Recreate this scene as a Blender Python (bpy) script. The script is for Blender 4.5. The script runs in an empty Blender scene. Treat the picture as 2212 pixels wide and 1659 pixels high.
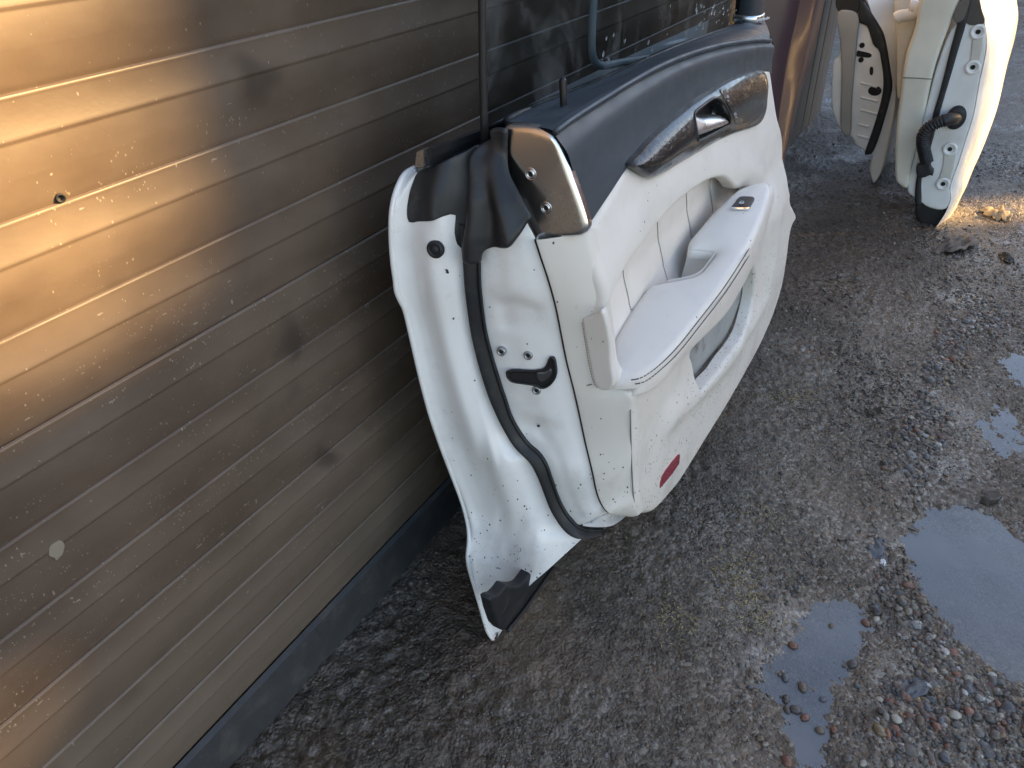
import bpy, bmesh, math, random
import numpy as np
from mathutils import Vector
from mathutils.geometry import delaunay_2d_cdt
random.seed(7); RNG = np.random.default_rng(7)
SC = bpy.context.scene
COL = SC.collection

# ------------------------------------------------------------------ camera
F = 1640.0; PITCH = math.radians(34.95); YAW = math.radians(29.6)
CAM = np.array([0.0, -0.572, 0.95])
cd = bpy.data.cameras.new('camera'); co = bpy.data.objects.new('camera', cd); COL.objects.link(co)
cd.sensor_width = 36.0; cd.lens = 36.0 * F / 2212.0; cd.clip_start = 0.02; cd.clip_end = 500
co.location = CAM; co.rotation_euler = (math.pi / 2 - PITCH, 0, YAW - math.pi / 2)
SC.camera = co

# ------------------------------------------------------------------ light
SUN_EL = math.radians(23.0); SUN_AZ = math.radians(-55.0)      # azimuth measured from +X (the wall runs along X)
w = bpy.data.worlds.new('World'); SC.world = w; w.use_nodes = True
nt = w.node_tree; bg = nt.nodes['Background']
sky = nt.nodes.new('ShaderNodeTexSky'); sky.sky_type = 'NISHITA'; sky.sun_disc = False
sky.sun_elevation = SUN_EL; sky.sun_rotation = math.pi / 2 - SUN_AZ
sky.air_density = 1.0; sky.dust_density = 0.8; sky.ozone_density = 0.8
tint = nt.nodes.new('ShaderNodeMix'); tint.data_type = 'RGBA'; tint.blend_type = 'MULTIPLY'; tint.inputs[0].default_value = 1.0
tint.inputs[7].default_value = (1.0, .945, .90, 1.0); nt.links.new(sky.outputs[0], tint.inputs[6]); nt.links.new(tint.outputs[2], bg.inputs[0]); bg.inputs[1].default_value = 0.10
sl = bpy.data.lights.new('sun', 'SUN'); so = bpy.data.objects.new('sun', sl); COL.objects.link(so)
sl.energy = 5.0; sl.angle = math.radians(0.8); sl.color = (1.0, 0.63, 0.25)
sd = Vector((math.cos(SUN_EL) * math.cos(SUN_AZ), math.cos(SUN_EL) * math.sin(SUN_AZ), math.sin(SUN_EL)))
so.rotation_euler = sd.to_track_quat('Z', 'Y').to_euler()
SC.view_settings.view_transform = 'Standard'; SC.view_settings.look = 'None'
SC.view_settings.exposure = 2.35; SC.view_settings.gamma = 1.0
SC.view_settings.use_curve_mapping = False

# ------------------------------------------------------------------ pixel rays -> real points at a known depth
def ray(p):
    r = (p[0] - 1106) / F; d = (p[1] - 829.5) / F
    fh = math.cos(PITCH) - d * math.sin(PITCH); z = -math.sin(PITCH) - d * math.cos(PITCH)
    return np.array([fh * math.cos(YAW) + r * math.sin(YAW), fh * math.sin(YAW) - r * math.cos(YAW), z])
def at(p, ax, val):
    v = ray(p); return CAM + v * ((val - CAM[ax]) / v[ax])
def on_y(p, f, off=0.0, y=-0.25):
    for i in range(50):
        P = at(p, 1, y); y = .5 * y + .5 * (f(P[0], P[2]) + off)
    return at(p, 1, y)
def on_x(p, f, off=0.0, x=0.65):
    for i in range(50):
        P = at(p, 0, x); x = .5 * x + .5 * (f(P[1], P[2]) + off)
    return at(p, 0, x)
def on_z(p, f, off=0.0, z=0.45):
    for i in range(50):
        P = at(p, 2, z); z = .5 * z + .5 * (f(P[0], P[1]) + off)
    return at(p, 2, z)
def zz(ox, oy, s):
    return lambda *pts: [(ox + s * a, oy + s * b) for a, b in pts]
Z1 = zz(985, 0, .336); Z2 = zz(812.2, 241.9, .21875); Z3 = zz(829.5, 553, .2344); Z4 = zz(864.1, 898.6, .3021)
Z5 = zz(1261.6, 345.6, .3333); Z6 = zz(1607.2, 0, .3333); Z7 = zz(1071.5, 967.8, .4167); ZW = zz(1348, 121, .1719)
ZT = zz(1538, 0, .08595); Z14 = zz(1762.8, 0, .2499); Z15 = zz(1926.9, 207.4, .1875); ZP = zz(1641.7, 0, .15628)
ZG = zz(1555.4, 1036.9, .375); ZH = zz(1555.4, 483.9, .3542)

# ------------------------------------------------------------------ mesh helpers
def origin(o):
    while o.parent: o = o.parent
    return np.array(o.location)
def obj(name, V, Fc, mat, parent=None, smooth=True):
    V = np.asarray(V, float)
    if parent is not None: V = V - origin(parent)
    me = bpy.data.meshes.new(name); me.from_pydata(V.tolist(), [], [list(map(int, f)) for f in Fc])
    if mat: me.materials.append(mat)
    if smooth: me.shade_smooth()
    me.update()
    bm = bmesh.new(); bm.from_mesh(me); bmesh.ops.recalc_face_normals(bm, faces=bm.faces); bm.to_mesh(me); bm.free()
    o = bpy.data.objects.new(name, me); COL.objects.link(o)
    if parent is not None: o.parent = parent
    return o
def thing(name, label, cat, loc, group=None):
    o = bpy.data.objects.new(name, None); COL.objects.link(o); o.location = loc; o.empty_display_size = .1
    return tag(o, label, cat, group)
def tag(o, label=None, cat=None, group=None, kind=None):
    if label: o['label'] = label
    if cat: o['category'] = cat
    if group: o['group'] = group
    if kind: o['kind'] = kind
    return o
def cr(P, n=6, closed=False):
    P = np.asarray(P, float); N = len(P)
    if N < 3: 
        t = np.linspace(0, 1, n + 1)[:, None]; return P[0] + (P[-1] - P[0]) * t
    out = []
    for i in range(N if closed else N - 1):
        p1, p2 = P[i], P[(i + 1) % N]
        p0 = P[i - 1] if (closed or i > 0) else p1 * 2 - p2
        p3 = P[(i + 2) % N] if (closed or i < N - 2) else p2 * 2 - p1
        L = np.linalg.norm(p2 - p1) + 1e-12
        m1 = (p2 - p0) * (L / (L + np.linalg.norm(p1 - p0) + 1e-12)); m2 = (p3 - p1) * (L / (L + np.linalg.norm(p3 - p2) + 1e-12))
        for t in np.arange(n) / n:
            out.append((2*t**3-3*t**2+1)*p1 + (t**3-2*t**2+t)*m1 + (-2*t**3+3*t**2)*p2 + (t**3-t**2)*m2)
    if not closed: out.append(P[-1])
    return np.array(out)
def resample(P, n=None, step=None, closed=False):
    P = np.asarray(P, float)
    if closed: P = np.vstack([P, P[:1]])
    s = np.r_[0, np.cumsum(np.linalg.norm(np.diff(P, axis=0), axis=1))]
    if n is None: n = max(4, int(round(s[-1] / step)) + 1)
    t = np.linspace(0, s[-1], n)
    Q = np.stack([np.interp(t, s, P[:, k]) for k in range(P.shape[1])], 1)
    return Q[:-1] if closed else Q
def loft(name, curves, mat, parent, n=80, sub=6, fun=None, smooth_in=True, linear=False, closed=False):
    C = [resample(cr(c) if smooth_in else c, n) for c in curves]
    A = np.array(C)                                  # k,n,3
    if linear:
        rows = [A[0]]
        for i in range(len(A) - 1):
            for t in np.arange(1, sub + 1) / sub: rows.append(A[i] * (1 - t) + A[i + 1] * t)
        R = np.array(rows)
    else:
        R = np.array([cr(A[:, j], sub) for j in range(n)]).transpose(1, 0, 2)
    if fun is not None: R = fun(R)
    k = R.shape[0]; V = R.reshape(-1, 3)
    Fc = [(i*n+j, i*n+j+1, (i+1)*n+j+1, (i+1)*n+j) for i in range(k-1) for j in range(n-1)]
    return obj(name, V, Fc, mat, parent)
def inside(P, poly):
    x, y = P[:, 0], P[:, 1]; c = np.zeros(len(P), bool); n = len(poly)
    for i in range(n):
        x1, y1 = poly[i]; x2, y2 = poly[(i + 1) % n]
        cond = ((y1 > y) != (y2 > y)); xi = (x2 - x1) * (y - y1) / ((y2 - y1) if y2 != y1 else 1e-12) + x1
        c ^= cond & (x < xi)
    return c
def dist(P, poly, closed=True):
    P = np.asarray(P, float); d = np.full(len(P), 1e9); n = len(poly); poly = np.asarray(poly, float)
    for i in range(n if closed else n - 1):
        a = poly[i]; b = poly[(i + 1) % n]; ab = b - a; L = ab @ ab + 1e-15
        t = np.clip(((P - a) @ ab) / L, 0, 1); d = np.minimum(d, np.linalg.norm(P - a - t[:, None] * ab, axis=1))
    return d
AX = {'y': ((0, 2), 1, -1), 'z': ((0, 1), 2, 1), 'x': ((1, 2), 0, -1)}
def patch(name, outline, mode, base, mat, parent, o=0.0, rim=0.0, skirt=0.01, step=0.012, holes=(), fun=None, hole_rim=None, edge_step=None):
    """A trimmed panel: outline (2-D, real units) filled with a fine mesh, lifted by o above its base surface,
    its border rounded with radius rim and turned down by skirt."""
    ax, dep, sgn = AX[mode]
    loops = [np.asarray(outline, float)] + [np.asarray(h, float) for h in holes]
    es = edge_step or max(step * .6, .003)
    loops = [resample(l, step=es, closed=True) for l in loops]
    rims = [rim] + [(hole_rim if hole_rim is not None else rim)] * len(holes)
    pts = []; edges = []; base_i = []
    for l in loops:
        k = len(pts); base_i.append((k, len(l))); pts += [tuple(p) for p in l]; edges += [(k + i, k + (i + 1) % len(l)) for i in range(len(l))]
    extra = []
    for li, (l, r) in enumerate(zip(loops, rims)):
        if r <= 0: continue
        tg = np.roll(l, -1, 0) - np.roll(l, 1, 0); nrm = np.stack([-tg[:, 1], tg[:, 0]], 1); nrm /= np.linalg.norm(nrm, axis=1)[:, None] + 1e-12
        test = l + nrm * 1e-4; ins = inside(test, loops[0])
        if li: ins = ~inside(test, l)
        nrm = np.where(ins[:, None], nrm, -nrm)
        for k in (.06, .2, .42, .7, 1.0): extra.append(l + nrm * r * k)
    lo = loops[0].min(0); hi = loops[0].max(0)
    gx, gy = np.meshgrid(np.arange(lo[0], hi[0], step), np.arange(lo[1], hi[1], step)); gy = gy + (np.arange(gx.shape[1]) % 2)[None, :] * step * .5
    g = np.stack([gx.ravel(), gy.ravel()], 1)
    ok = inside(g, loops[0]); 
    for l, r in zip(loops, rims): ok &= dist(g, l) > max(r * 1.15, step * .4)
    for h in loops[1:]: ok &= ~inside(g, h)
    g = g[ok]; cand = [g]
    for e in extra:
        k = inside(e, loops[0])
        for l in loops: k &= dist(e, l) > rim * .03 if rim else dist(e, l) > 1e-5
        for h in loops[1:]: k &= ~inside(e, h)
        cand.append(e[k])
    allp = np.vstack([np.array(pts)] + cand)
    res = delaunay_2d_cdt([Vector(p) for p in allp], edges, [], 0, 1e-7)
    P = np.array([(v[0], v[1]) for v in res[0]]); tri = np.array([t for t in res[2]])
    cen = P[tri].mean(1); ok = inside(cen, loops[0])
    for h in loops[1:]: ok &= ~inside(cen, h)
    tri = tri[ok]
    off = np.full(len(P), o, float)
    for l, r in zip(loops, rims):
        if r > 0:
            d = np.clip(dist(P, l) / r, 0, 1); off -= r * (1 - np.sqrt(np.clip(1 - (1 - d) ** 2, 0, 1)))
    if fun is not None: off = off + fun(P)
    B = np.array([base(*p) for p in P])
    V = np.zeros((len(P), 3)); V[:, ax[0]] = P[:, 0]; V[:, ax[1]] = P[:, 1]; V[:, dep] = B + sgn * off
    V = V.tolist(); Fc = [tuple(t) for t in tri]
    if skirt > 0:
        ori = res[3]; inv = {}
        for i, os_ in enumerate(ori):
            for q in os_: inv[q] = i
        for (k, m), r in zip(base_i, rims):
            top = [inv.get(k + i) for i in range(m)]
            if any(t is None for t in top): continue
            if r <= 0:
                n0 = len(V); V += [list(V[t]) for t in top]; top = list(range(n0, n0 + m))
            n0 = len(V)
            for t in top:
                q = list(V[t]); q[dep] -= sgn * skirt; V.append(q)
            Fc += [(top[i], top[(i + 1) % m], n0 + (i + 1) % m, n0 + i) for i in range(m)]
    return obj(name, V, Fc, mat, parent)
def tube(name, P, r, mat, parent, seg=8, radii=None, cap=True, build=True):
    P = np.asarray(P, float); n = len(P); V = []; Fc = []
    T = np.gradient(P, axis=0); T /= np.linalg.norm(T, axis=1)[:, None] + 1e-12
    up = np.array([0, 0, 1.0]); 
    if abs(T[0] @ up) > .9: up = np.array([1.0, 0, 0])
    N = np.cross(T[0], up); N /= np.linalg.norm(N)
    for i in range(n):
        N = N - T[i] * (N @ T[i]); N /= np.linalg.norm(N); Bn = np.cross(T[i], N); rr = radii[i] if radii is not None else r
        for s in range(seg):
            a = 2 * math.pi * s / seg; V.append(P[i] + rr * (math.cos(a) * N + math.sin(a) * Bn))
    for i in range(n - 1):
        for s in range(seg): Fc.append((i*seg+s, i*seg+(s+1) % seg, (i+1)*seg+(s+1) % seg, (i+1)*seg+s))
    if cap: Fc += [tuple(range(seg))[::-1], tuple(range((n-1)*seg, n*seg))]
    if not build: return V, Fc
    return obj(name, V, Fc, mat, parent)
def dashes(name, P, dash, gap, r, mat, parent):
    """a row of stitches: short threads lying along a line"""
    P = resample(P, step=.0012); V = []; Fc = []; nd = max(2, int(dash / .0012)); ng = max(1, int(gap / .0012)); i = 0
    while i + nd < len(P):
        v, f = tube('', P[i:i+nd+1:max(1, nd // 2)], r, None, None, seg=4, build=False)
        k = len(V); V += v; Fc += [tuple(a + k for a in q) for q in f]; i += nd + ng
    o = obj(name, V, Fc, mat, parent); return o
def box_prism(name, quad, dx, dz, mat, parent, n=2):
    """a bar whose end is the given outline (3-D points), running dx along X and dropping dz"""
    Q = np.array(quad); m = len(Q); V = np.vstack([Q, Q + [dx, 0, dz]])
    Fc = [tuple(range(m)), tuple(range(m, 2*m))[::-1]] + [(i, (i+1) % m, m+(i+1) % m, m+i) for i in range(m)]
    return obj(name, V, Fc, mat, parent, smooth=False)
def disc(name, c, nrm, r, prof, mat, parent, seg=20, sy=1.0):
    """a turned part (screw, plug): prof is a list of (radius fraction, height)"""
    nrm = np.asarray(nrm, float); nrm /= np.linalg.norm(nrm)
    a = np.cross(nrm, [0, 0, 1.0]); a /= np.linalg.norm(a); b = np.cross(nrm, a); V = []; Fc = []
    for f, h in prof:
        for s in range(seg):
            t = 2*math.pi*s/seg; V.append(np.asarray(c) + nrm*h + r*f*(math.cos(t)*a + sy*math.sin(t)*b))
    for i in range(len(prof)-1):
        for s in range(seg): Fc.append((i*seg+s, i*seg+(s+1) % seg, (i+1)*seg+(s+1) % seg, (i+1)*seg+s))
    Fc.append(tuple(range((len(prof)-1)*seg, len(prof)*seg)))
    return obj(name, V, Fc, mat, parent)

# ------------------------------------------------------------------ numpy noise
_perm = RNG.permutation(512); _g = RNG.uniform(-1, 1, (512,))
def vnoise(x, y, seed=0):
    xi = np.floor(x).astype(int); yi = np.floor(y).astype(int); fx = x - xi; fy = y - yi
    fx = fx*fx*(3-2*fx); fy = fy*fy*(3-2*fy)
    h = lambda a, b: _g[(_perm[(a + seed*17) % 512] + b*31 + seed*7) % 512]
    return (h(xi, yi)*(1-fx) + h(xi+1, yi)*fx)*(1-fy) + (h(xi, yi+1)*(1-fx) + h(xi+1, yi+1)*fx)*fy
def fbm(x, y, octv=4, seed=0, gain=.5):
    s = 0; a = 1; n = 0
    for i in range(octv):
        c, s_ = math.cos(.7*i), math.sin(.7*i)
        s = s + a*vnoise((x*c - y*s_)*2.0**i, (x*s_ + y*c)*2.0**i, seed+i); n += a; a *= gain
    return s/n

# ------------------------------------------------------------------ materials
class NT:
    def __init__(s, name):
        s.m = bpy.data.materials.new(name); s.m.use_nodes = True; s.t = s.m.node_tree; s.b = s.t.nodes['Principled BSDF']
        s.geo = s.t.nodes.new('ShaderNodeNewGeometry'); s.P = s.geo.outputs['Position']
    def n(s, typ, ins=None, **kw):
        nd = s.t.nodes.new('ShaderNode' + typ)
        for k, v in kw.items(): setattr(nd, k, v)
        for k, v in (ins or {}).items():
            if isinstance(v, bpy.types.NodeSocket): s.t.links.new(v, nd.inputs[k])
            else: nd.inputs[k].default_value = v
        return nd
    def put(s, k, v):
        if isinstance(v, bpy.types.NodeSocket): s.t.links.new(v, s.b.inputs[k])
        else: s.b.inputs[k].default_value = v
    def noise(s, scale, detail=3, rough=.5, vec=None, dist=0):
        return s.n('TexNoise', {'Vector': vec or s.P, 'Scale': scale, 'Detail': detail, 'Roughness': rough, 'Distortion': dist}).outputs['Fac']
    def vor(s, scale, vec=None, feature='F1', out='Distance', rnd=1.0):
        return s.n('TexVoronoi', {'Vector': vec or s.P, 'Scale': scale, 'Randomness': rnd}, feature=feature).outputs[out]
    def mapv(s, scale=(1, 1, 1), rot=(0, 0, 0), loc=(0, 0, 0)):
        return s.n('Mapping', {'Vector': s.P, 'Scale': scale, 'Rotation': rot, 'Location': loc}).outputs[0]
    def ramp(s, v, a, b, lo=0.0, hi=1.0):
        return s.n('MapRange', {'Value': v, 'From Min': a, 'From Max': b, 'To Min': lo, 'To Max': hi}, interpolation_type='SMOOTHSTEP').outputs[0]
    def math(s, op, a, b=0.0):
        return s.n('Math', {0: a, 1: b}, operation=op).outputs[0]
    def mix(s, f, a, b):
        c = lambda v: v if isinstance(v, bpy.types.NodeSocket) else (*v, 1.0)
        nd = s.n('Mix', {}, data_type='RGBA')
        for i, v in ((0, f), (6, c(a)), (7, c(b))):
            if isinstance(v, bpy.types.NodeSocket): s.t.links.new(v, nd.inputs[i])
            else: nd.inputs[i].default_value = v
        return nd.outputs[2]
    def bump(s, h, strength=.3, d=.001, nrm=None):
        ins = {'Height': h, 'Strength': strength, 'Distance': d}
        if nrm is not None: ins['Normal'] = nrm
        return s.n('Bump', ins).outputs[0]
    def z(s): return s.n('SeparateXYZ', {0: s.P}).outputs
def plain(name, c, rough=.5, metal=0.0, bump=None, coat=0, spec=.5, dirt=None):
    t = NT(name); b1 = t.noise(9, 4)
    col = t.mix(t.ramp(b1, .3, .7), [v*.9 for v in c], [min(1, v*1.08) for v in c])
    if dirt:
        dc, amt, sc = dirt
        col = t.mix(t.math('MULTIPLY', t.ramp(t.noise(sc, 5, .65), .5, .75), amt), col, dc)
    t.put('Base Color', col); t.put('Metallic', metal); t.put('Specular IOR Level', spec)
    t.put('Roughness', t.ramp(t.noise(30, 3), .3, .7, rough*.85, min(1, rough*1.15)))
    if coat: t.put('Coat Weight', coat); t.put('Coat Roughness', .04)
    if bump: t.put('Normal', t.bump(t.noise(bump[0], 2), bump[1], bump[2]))
    return t.m
def speckled(name, c, rough, coat, low, high, grain=None, grime=(.30, .27, .22), specsc=330):
    """paint or trim splattered with black mud specks, thickest near the ground (low..high in metres)"""
    t = NT(name); z = t.z()[2]
    v = t.n('TexVoronoi', {'Vector': t.mapv((1, 1, .75)), 'Scale': specsc}); r = t.n('SeparateColor', {0: v.outputs['Color']}).outputs
    cl = t.noise(14, 3, .6)
    dens = t.math('MULTIPLY', t.ramp(z, high, low, 0.012, .42), t.ramp(cl, .35, .65, .25, 1.5))
    sel = t.math('LESS_THAN', r[0], dens); rad = t.math('MULTIPLY', t.math('POWER', r[1], 2.2), .42)
    sp = t.math('MULTIPLY', sel, t.math('LESS_THAN', t.math('ADD', v.outputs['Distance'], t.math('MULTIPLY', t.noise(900, 2), .12)), t.math('ADD', rad, .07)))
    soft = t.math('MULTIPLY', t.ramp(t.noise(11, 6, .68), .46, .74), t.ramp(z, high + .1, low - .05, .16, .42))
    col = t.mix(soft, c, grime); col = t.mix(t.math('MULTIPLY', sp, .92), col, (.012, .011, .009))
    t.put('Base Color', col); t.put('Roughness', t.math('ADD', t.ramp(t.noise(40, 3), .3, .7, rough*.85, rough*1.2), t.math('MULTIPLY', sp, .3)))
    if coat: t.put('Coat Weight', coat); t.put('Coat Roughness', .06)
    if grain: t.put('Normal', t.bump(t.noise(grain[0], 2), grain[1], grain[2]))
    return t.m
M = {}
M['paint'] = speckled('white_paint', (.82, .805, .775), .32, .6, .05, .36)
M['paint2'] = plain('white_paint_far', (.80, .79, .76), .35, coat=.5, dirt=((.35, .30, .23), .35, 5))
M['cream'] = speckled('cream_trim', (.69, .65, .585), .48, 0, .18, .42, grain=(1500, .25, .0006), specsc=300)
M['cream_leather'] = speckled('cream_leather', (.71, .665, .605), .42, 0, -.2, .1, grain=(1100, .35, .0007))
M['cream_dirty_shaded'] = plain('cream_pocket_shaded', (.30, .31, .30), .6, dirt=((.07, .065, .055), .9, 26))  # recess shade put into the base colour; the dirt is real
M['leather'] = plain('dark_leather', (.036, .050, .064), .5, bump=(1500, .3, .0006), spec=.65, dirt=((.06, .065, .07), .25, 25))
M['rubber'] = plain('black_rubber', (.017, .018, .02), .5, spec=.4, bump=(500, .15, .0005), dirt=((.06, .055, .05), .5, 40))
M['rubber_soft'] = plain('black_rubber_boot', (.020, .021, .023), .46, spec=.45, dirt=((.07, .068, .065), .6, 30))
M['black'] = plain('black_plastic', (.012, .012, .013), .4)
M['chrome'] = plain('chrome', (.78, .77, .75), .10, metal=1.0)
M['satin'] = plain('satin_chrome', (.72, .72, .73), .26, metal=1.0)
M['handle'] = plain('satin_handle', (.86, .86, .88), .30, metal=1.0)
M['thread'] = plain('grey_thread', (.09, .09, .095), .8)
M['thread_dark'] = plain('dark_thread', (.02, .024, .03), .8)
M['seam'] = plain('seam_line', (.20, .19, .165), .8)  # one colour for stitch thread and trim joint lines
M['chip'] = plain('paint_chip', (.02, .02, .02), .6)
M['red'] = plain('red_reflector', (.30, .012, .035), .25, coat=.6)
M['grey_screw'] = plain('zinc_screw', (.34, .35, .36), .38, metal=.8)
M['icon'] = plain('icon_print', (.55, .56, .58), .5)
M['mesh'] = plain('speaker_mesh', (.018, .021, .026), .45, bump=(1800, .8, .001), spec=.5)
M['hole'] = plain('dark_hole', (.01, .01, .01), .8)

def mat_plate():
    t = NT('brushed_chrome'); st = t.noise(1, 4, vec=t.mapv((60, 60, 900)))
    t.put('Base Color', (.70, .70, .70, 1)); t.put('Metallic', 1.0)
    t.put('Roughness', t.ramp(t.noise(22, 4), .3, .75, .18, .30)); t.put('Normal', t.bump(st, .05, .0004)); return t.m
M['plate'] = mat_plate()
def mat_wood():
    t = NT('gloss_wood'); g = t.noise(1, 6, .65, vec=t.mapv((10, 10, 160)), dist=1.2)
    t.put('Base Color', t.mix(t.ramp(g, .35, .65), (.008, .010, .011), (.026, .026, .025)))
    t.put('Roughness', .3); t.put('Specular IOR Level', .1); t.put('Coat Weight', .8); t.put('Coat Roughness', .015)
    wet = t.math('SUBTRACT', t.ramp(t.noise(75, 3, .5, dist=1.2), .47, .53), t.math('MULTIPLY', t.ramp(t.noise(170, 2), .5, .56), .3))
    nm = t.bump(wet, .28, .0005); t.put('Normal', nm); t.put('Coat Normal', nm); return t.m
M['wood'] = mat_wood()
def mat_glass():
    t = NT('tinted_glass'); tr = t.n('BsdfTransparent', {0: (.40, .46, .50, 1)}); gl = t.n('BsdfGlossy', {0: (1, 1, 1, 1), 'Roughness': .015})
    fr = t.math('MULTIPLY', t.n('Fresnel', {'IOR': 1.75}).outputs[0], t.math('SUBTRACT', 1.0, t.geo.outputs['Backfacing']))
    smear = t.math('MULTIPLY', t.ramp(t.noise(1, 6, .7, vec=t.mapv((9, 9, 5)), dist=1.5), .45, .8), .22)
    df = t.n('BsdfDiffuse', {0: (.35, .37, .38, 1)})
    m1 = t.n('MixShader', {0: fr, 1: tr.outputs[0], 2: gl.outputs[0]}); m2 = t.n('MixShader', {0: smear, 1: m1.outputs[0], 2: df.outputs[0]})
    t.t.links.new(m2.outputs[0], t.t.nodes['Material Output'].inputs[0]); return t.m
M['glass'] = mat_glass()
def mat_drop():
    t = NT('water_drop'); t.put('Base Color', (.9, .95, 1, 1)); t.put('Roughness', .02); t.put('Transmission Weight', .9); t.put('IOR', 1.33); return t.m
M['drop'] = mat_drop()
def mat_slat():
    t = NT('brown_shutter'); x, y, z = t.z()
    dust = t.noise(1, 5, .6, vec=t.mapv((5, 5, 9)))
    col = t.mix(t.ramp(dust, .3, .75), (.080, .057, .041), (.130, .098, .072))
    col = t.mix(t.math('MULTIPLY', t.ramp(t.math('ADD', z, t.math('MULTIPLY', t.math('SUBTRACT', t.noise(4, 5, .6), .5), .25)), .40, .08), .8), col, (.140, .113, .084))           # dried mud splash low down
    dark = t.ramp(t.noise(11, 2, .4), .64, .76); col = t.mix(t.math('MULTIPLY', dark, .6), col, (.028, .021, .016))
    # thin straw-like splashes, in clusters
    v = t.n('TexVoronoi', {'Vector': t.mapv((1, 1, .30), (0, .5, 0)), 'Scale': 190}); r = t.n('SeparateColor', {0: v.outputs['Color']}).outputs
    v2 = t.n('TexVoronoi', {'Vector': t.mapv((.24, 1, 1), (0, -.45, 0), (3, 0, 1)), 'Scale': 170}); r2 = t.n('SeparateColor', {0: v2.outputs['Color']}).outputs
    zone = t.math('MULTIPLY', t.ramp(t.noise(7, 6, .75), .43, .66, .05, 1), t.ramp(t.math('ABSOLUTE', t.math('SUBTRACT', z, .46)), .42, .05, .35, 1))
    s1 = t.math('MULTIPLY', t.math('LESS_THAN', r[0], t.math('MULTIPLY', zone, .8)), t.math('LESS_THAN', t.math('ADD', v.outputs['Distance'], t.math('MULTIPLY', t.noise(420, 4), .42)), t.math('ADD', .20, t.math('MULTIPLY', t.math('POWER', r[1], 4), .2))))
    s2 = t.math('MULTIPLY', t.math('LESS_THAN', r2[0], t.math('MULTIPLY', zone, .7)), t.math('LESS_THAN', t.math('ADD', v2.outputs['Distance'], t.math('MULTIPLY', t.noise(380, 4), .42)), t.math('ADD', .19, t.math('MULTIPLY', t.math('POWER', r2[1], 4), .22))))
    v3 = t.n('TexVoronoi', {'Vector': t.mapv((1, 1, .55), (0, .9, 0)), 'Scale': 480}); r3 = t.n('SeparateColor', {0: v3.outputs['Color']}).outputs
    s3 = t.math('MULTIPLY', t.math('LESS_THAN', r3[0], t.math('MULTIPLY', zone, .75)), t.math('LESS_THAN', t.math('ADD', v3.outputs['Distance'], t.math('MULTIPLY', t.noise(900, 2), .3)), t.math('MULTIPLY', r3[1], .52)))
    sp = t.math('MINIMUM', t.math('ADD', t.math('ADD', t.math('MULTIPLY', s1, .75), t.math('MULTIPLY', s2, .6)), t.math('MULTIPLY', s3, .55)), .9)
    col = t.mix(sp, col, (.32, .285, .24)); t.put('Base Color', col)
    t.put('Roughness', t.math('ADD', t.ramp(t.noise(17, 4), .3, .7, .40, .56), t.math('MULTIPLY', sp, .3))); t.put('Specular IOR Level', .5)
    t.put('Normal', t.bump(t.noise(260, 3), .08, .001)); return t.m
M['slat'] = mat_slat()
M['rail'] = plain('grey_rubber_strip', (.033, .036, .039), .7, bump=(350, .4, .0012), dirt=((.09, .08, .065), .6, 30))
def mat_ground():
    t = NT('wet_dirt'); x, y, z = t.z()
    a = t.noise(3.2, 5, .6); b = t.noise(38, 5, .65); c = t.noise(160, 4, .6)
    gv = t.n('TexVoronoi', {'Vector': t.n('VectorMath', {0: t.P, 1: t.n('VectorMath', {0: t.n('TexNoise', {'Vector': t.P, 'Scale': 60, 'Detail': 3}).outputs['Color'], 1: (.012, .012, .012)}, operation='MULTIPLY').outputs[0]}, operation='ADD').outputs[0], 'Scale': 190})
    gr = t.n('SeparateColor', {0: gv.outputs['Color']}).outputs
    col = t.mix(t.ramp(a, .35, .65), (.078, .054, .034), (.142, .111, .078))
    col = t.mix(t.ramp(gr[0], .55, .95, 0, .75), col, (.36, .33, .27)); col = t.mix(t.ramp(gr[1], .6, .95, 0, .7), col, (.035, .028, .022)); col = t.mix(t.ramp(gr[2], .86, .98, 0, .6), col, (.22, .13, .07))
    col = t.mix(t.math('MULTIPLY', t.ramp(t.math('ADD', t.math('ADD', y, t.ramp(x, 1.8, 2.5, 0, .26)), t.math('MULTIPLY', t.math('SUBTRACT', t.noise(7, 4), .5), .25)), -.66, -.20), .84), col, (.024, .018, .011))      # blacker oily soil along the shutter, plus painted shade under the far doors
    col = t.mix(t.math('MULTIPLY', t.ramp(b, .45, .75), .65), col, (.165, .14, .115))
    col = t.mix(t.math('MULTIPLY', t.ramp(c, .52, .72), .55), col, (.25, .22, .18))
    col = t.mix(t.math('MULTIPLY', t.ramp(c, .42, .30), .6), col, (.010, .009, .008))
    col = t.mix(t.math('MULTIPLY', t.ramp(t.noise(2.1, 3), .52, .7), .4), col, (.15, .105, .065))
    t.put('Base Color', col)
    wet = t.ramp(t.noise(4.5, 4, .6, vec=t.mapv(loc=(5, 2, 0))), .42, .62)
    t.put('Roughness', t.math('ADD', t.ramp(wet, 0, 1, .50, .15), t.math('MULTIPLY', t.math('SUBTRACT', b, .5), .4))); t.put('Specular IOR Level', .55)
    rough_zone = t.ramp(t.noise(6, 4, .6, vec=t.mapv(loc=(2, 7, 0))), .36, .62, .22, 1)
    h = t.math('ADD', t.math('MULTIPLY', t.noise(48, 4, .6), 1.6), t.math('MULTIPLY', rough_zone, t.math('ADD', t.math('MULTIPLY', t.noise(170, 4, .7), 1.0), t.math('MULTIPLY', gv.outputs['Distance'], -.8))))
    t.put('Normal', t.bump(t.math('MULTIPLY', h, t.ramp(wet, 0, 1, 1, .55)), 1.0, .006)); return t.m
M['ground'] = mat_ground()
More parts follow.
